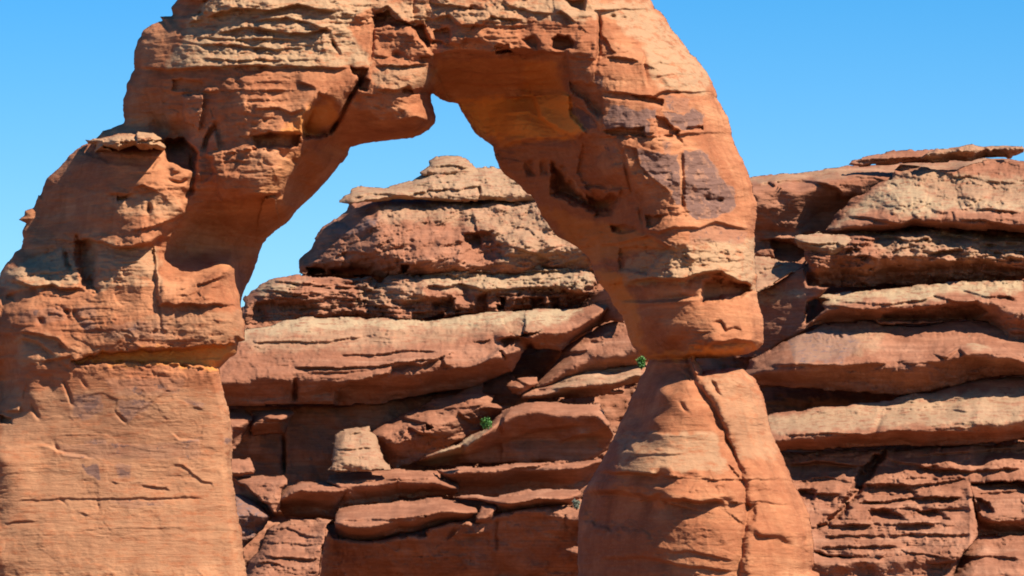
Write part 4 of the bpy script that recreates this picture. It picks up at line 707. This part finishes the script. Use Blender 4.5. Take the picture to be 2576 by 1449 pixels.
body("second_whaleback", "upper right rounded layer with pale brow overlapping the whale-shaped one", "rock ledge",
     "l 760 310 850 280 1000 230 1080 195 1150 180 1240 170 1330 190 1400 230 1444 265 P 2700 930 2720 960 l 1444 400 1300 400 1100 400 900 400 800 380 770 340", [(0, -1.2), (.35, .6), (.5, 1.0), (1, -1.2)], 1.3, -2.2, 16, -1.8, seed=80, amp=.9,
     led=[("l 780 310 930 285 1040 300 1100 260 1150 300 1260 320 1444 320", .5, 22, 4)], creamp=[("l 1100 190 1240 190 1260 260 1180 270", .6)])
body("log_ledge", "long pale log-like layer crossing the right side above a black crevice", "rock ledge",
     "l 60 640 100 610 140 595 280 575 360 560 500 555 600 535 750 525 860 490 1000 480 1150 430 1260 408 1444 400 P 2740 930 2740 1100 l 1444 735 1100 765 800 770 500 778 180 792 60 790",
     [(0, -1.6), (.35, .0), (.6, .9), (.72, 1.0), (1, -.8)], 1.4, -1.9, 12, -2, seed=81, amp=.8, bed=2.0, tilt=.0, plt=.6, lum=.8,
     led=[("l 150 710 400 700 600 710 760 690 1100 700 1444 690", .35, 22, 4, .4)], cracks=[("l 640 740 680 650 700 600", .4, 8)], creamp=[("l 100 620 400 560 900 500 1444 460 1444 660 800 660 400 690 100 690", .65)])
body("bedded_wall", "thin-bedded wall of many lit ledges at lower right", "rock wall",
     "l 100 800 300 800 560 790 800 785 1100 768 1444 748 P 2740 1110 2740 1260 l 1444 950 1160 960 1190 1120 1200 1240 1120 1340 1090 1380 900 1400 700 1380 340 1330 300 1310 200 1200 100 1000",
     [(0, -1.0), (.2, -.5), (.5, .3), (1, 1.2)], 1.3, -1.4, 12, -2, seed=82, amp=1.1, bed=2.0, plt=1.2,
     led=[("l 200 870 400 850 580 880", .9, 22, 5, .4), ("l 230 960 400 930 560 960", .3, 14, 3), ("l 250 1000 400 1020 500 1010", .7, 22, 4, .4), ("l 580 970 750 965 850 975 1000 960 1160 930", .5, 14, 3), ("l 720 840 900 870 1000 900 1090 860", .5, 18, 4), ("l 960 880 1150 900 1300 890 1444 880", .8, 22, 4, .4),
          ("l 560 1060 700 1060 850 1040 1130 1035", .9, 24, 4, .35), ("l 500 1080 700 1075 900 1050", -.4, 12, 4), ("l 380 1190 600 1180 800 1175 1000 1180", .7, 22, 4, .4), ("l 350 1300 600 1295 800 1290", .5, 14, 3), ("l 600 1105 850 1095 1130 1100", .35, 16, 3), ("l 380 1240 700 1235 1180 1230", .4, 14, 3), ("l 780 930 1000 940 1160 925", .3, 12, 3), ("l 860 820 1100 800 1444 780", .35, 10, 3), ("l 820 890 1040 860", .3, 10, 3)],
     plates=[("l 640 1100 700 1100 800 1130 830 1160 720 1180 630 1170", -.7, 12), ("l 880 1110 980 1100 1050 1150 960 1160", -.6, 10), ("l 360 1200 480 1100 560 960 620 850 720 790 700 830 640 930 560 1040 500 1130 400 1190", -1.2, 14, 10), ("l 580 980 820 980 900 1030 640 1070 560 1050", -.5, 10), ("l 260 1000 350 1000 340 1050 260 1050", -.6, 8)],
     xs=[(1900, -.6), (2100, -.1), (2440, .4), (2480, -.6)])
body("bottom_right_block", "lit block in the bottom right corner beyond the vertical joint", "boulder",
     "l 1120 1340 1200 1240 1444 1230 P 2740 1340 2740 1600 l 1080 1900 1070 1449", [(0, -1.2), (.2, .5), (.3, .8), (1, .4)], 1.0, -2.3, 14, -1.6, seed=83, led=[("l 1100 1360 1250 1340 1444 1360", .5, 18, 4)])
body("right_recess_wall", "recessed dark-footed wall at the right edge past the joint", "rock wall", "l 1150 950 1300 930 1444 925 P 2740 1180 2740 1360 l 1444 1240 1195 1245 1190 1120",
     [(0, -.8), (.3, .6), (.6, .9), (.7, 1.0), (1, -1.0)], 1.2, -1.2, 8, -1.6, seed=84, bed=1.8, led=[("l 1170 1020 1300 1010 1444 1000", .4, 12, 3), ("l 1190 1160 1300 1170 1444 1160", .5, 18, 4)], plates=[("l 1190 1040 1260 1060 1290 1110 1240 1130 1200 1110", -.6, 8)])
body("bottom_shelf", "dark undercut shelf along the bottom edge right of the pedestal", "rock ledge",
     "l 250 1280 340 1290 500 1300 700 1290 900 1270 1090 1280 1110 1340 1080 1449 1080 1800 200 1800", [(0, -1.2), (.1, .5), (.14, .9), (.3, .2), (1, -.6)], 1.3, -2.3, 10, -1.6, seed=85, amp=1.2,
     led=[("l 350 1310 560 1300 760 1310", .3, 10, 3), ("l 340 1320 560 1325 700 1350 760 1300 830 1330 900 1330 1080 1370", .6, 18, 4)])

# ------------------------------------------------------------------ desert shrubs rooted in the cracks
def leaf_mat(name, c1, c2):
    m = bpy.data.materials.new(name); m.use_nodes = True; t = m.node_tree; b = t.nodes['Principled BSDF']
    n = t.nodes.new("ShaderNodeTexNoise"); n.inputs['Scale'].default_value = 9; g = t.nodes.new("ShaderNodeNewGeometry"); t.links.new(g.outputs['Position'], n.inputs['Vector'])
    r = t.nodes.new("ShaderNodeValToRGB"); r.color_ramp.elements[0].color = c1 + (1,); r.color_ramp.elements[1].color = c2 + (1,); r.color_ramp.elements[0].position = .35; r.color_ramp.elements[1].position = .65
    t.links.new(n.outputs['Fac'], r.inputs[0]); t.links.new(r.outputs[0], b.inputs['Base Color']); b.inputs['Roughness'].default_value = .6
    return m
M_WOOD = leaf_mat("twig wood", (.10, .06, .04), (.2, .13, .09))
def shrub(px, py, y, w, h, label, mat, seed):
    rnd = random.Random(seed); c = pt(px, py, y); root = bpy.data.objects.new("shrub", None); COL.objects.link(root); root.location = c
    tag(root, label, "shrub", "green shrubs in the rock cracks")
    vs, fs, tv, tf = [], [], [], []
    for k in range(16):
        a = rnd.uniform(0, 6.28); e = rnd.uniform(.1, 1.0); L = rnd.uniform(.6, 1.0)
        tip = Vector((math.cos(a) * (1 - .4 * e) * w / 2 * L, math.sin(a) * .35 * w * L, h * (.25 + .75 * e) * L)); b0 = Vector((0, 0, -.15))
        d = tip - b0; n = d.cross(Vector((0, 0, 1))).normalized(); n2 = d.cross(n).normalized(); i0 = len(tv)
        for p, r in ((b0, .022), (b0 + d * .5 + Vector((0, 0, .04)), .014), (tip, .005)):
            for q3 in range(4):
                ang = q3 * math.pi / 2; tv.append(p + (n * math.cos(ang) + n2 * math.sin(ang)) * r)
        for s_ in range(2):
            for q3 in range(4): tf.append((i0 + s_ * 4 + q3, i0 + s_ * 4 + (q3 + 1) % 4, i0 + s_ * 4 + 4 + (q3 + 1) % 4, i0 + s_ * 4 + 4 + q3))
        for j in range(55):
            u = rnd.uniform(.35, 1.05); p = b0 + d * u + Vector([rnd.gauss(0, .055) * w / .5 for _ in range(3)])
            s1 = rnd.uniform(.018, .038); ax = Vector([rnd.gauss(0, 1) for _ in range(3)]).normalized(); bx = ax.cross(Vector([rnd.gauss(0, 1) for _ in range(3)])).normalized(); cx = ax.cross(bx)
            i = len(vs); vs += [p - ax * s1 * 1.7, p + bx * s1 * .7 + cx * s1 * .2, p + ax * s1 * 1.7, p - bx * s1 * .7 + cx * s1 * .2]; fs.append((i, i + 1, i + 2, i + 3))
    for nm, v_, f_, m_ in (("foliage", vs, fs, mat), ("stem", tv, tf, M_WOOD)):
        me = bpy.data.meshes.new(nm); me.from_pydata(v_, [], f_); me.materials.append(m_); o = bpy.data.objects.new(nm, me); COL.objects.link(o); o.parent = root
M_L1 = leaf_mat("bright leaves", (.03, .10, .012), (.075, .21, .02)); M_L2 = leaf_mat("grey green leaves", (.12, .13, .085), (.2, .21, .14))
shrub(1222, 1068, 55.4, .44, .28, "bright green shrub growing on the shaded ledge in the middle of the ridge", M_L1, 1)
shrub(1614, 920, 57.0, .30, .36, "darker green bush peeking out left of the pinched neck of the arch", M_L1, 2)
shrub(1450, 1272, 53.2, .24, .24, "tiny grey-green bush at the tip of the tongue-shaped boulder", M_L2, 3)

# ------------------------------------------------------------------ ground: slickrock bowl in front, desert beyond
def ground():
    ys = np.concatenate([np.linspace(-500, -130, 40), np.linspace(-125, 140, 260), np.geomspace(145, 3500, 60)])
    xs = np.concatenate([-np.geomspace(3000, 62, 45), np.linspace(-60, 90, 150), np.geomspace(92, 3000, 45)])
    X, Y = np.meshgrid(xs, ys)
    Z = -5.5 + 3.6 * ss((Y + 70) / 60) - 12 * ss((Y - 75) / 90) + .5 * fbm(X / 12, Y / 12, 4, 901) * (1 - ss((-Y - 90) / 20) * .6) + 6 * fbm(X / 300, Y / 300, 3, 905) * ss((np.hypot(X, Y) - 180) / 300)
    Z = np.where((Y < -100) & (Y > -160) & (abs(X - 12) < 30), np.minimum(Z, -5.0), Z)
    n = fbm(X / 9, Y / 9, 3, 909); Z += .25 * (np.floor(n * 6) / 6 + ss((n * 6) % 1) / 6) * 2
    H, W = X.shape; V = np.stack([X, Y, Z], -1).reshape(-1, 3); i = np.arange(H * W).reshape(H, W)
    F = np.stack([i[:-1, :-1], i[:-1, 1:], i[1:, 1:], i[1:, :-1]], -1).reshape(-1, 4)
    me = bpy.data.meshes.new("ground"); me.from_pydata(V.tolist(), [], F.tolist()); me.polygons.foreach_set("use_smooth", np.ones(len(F), bool)); me.materials.append(M_GROUND)
    o = bpy.data.objects.new("ground", me); COL.objects.link(o); tag(o, "bare orange slickrock ground in front of and around the arch", None, None, "structure")
ground()
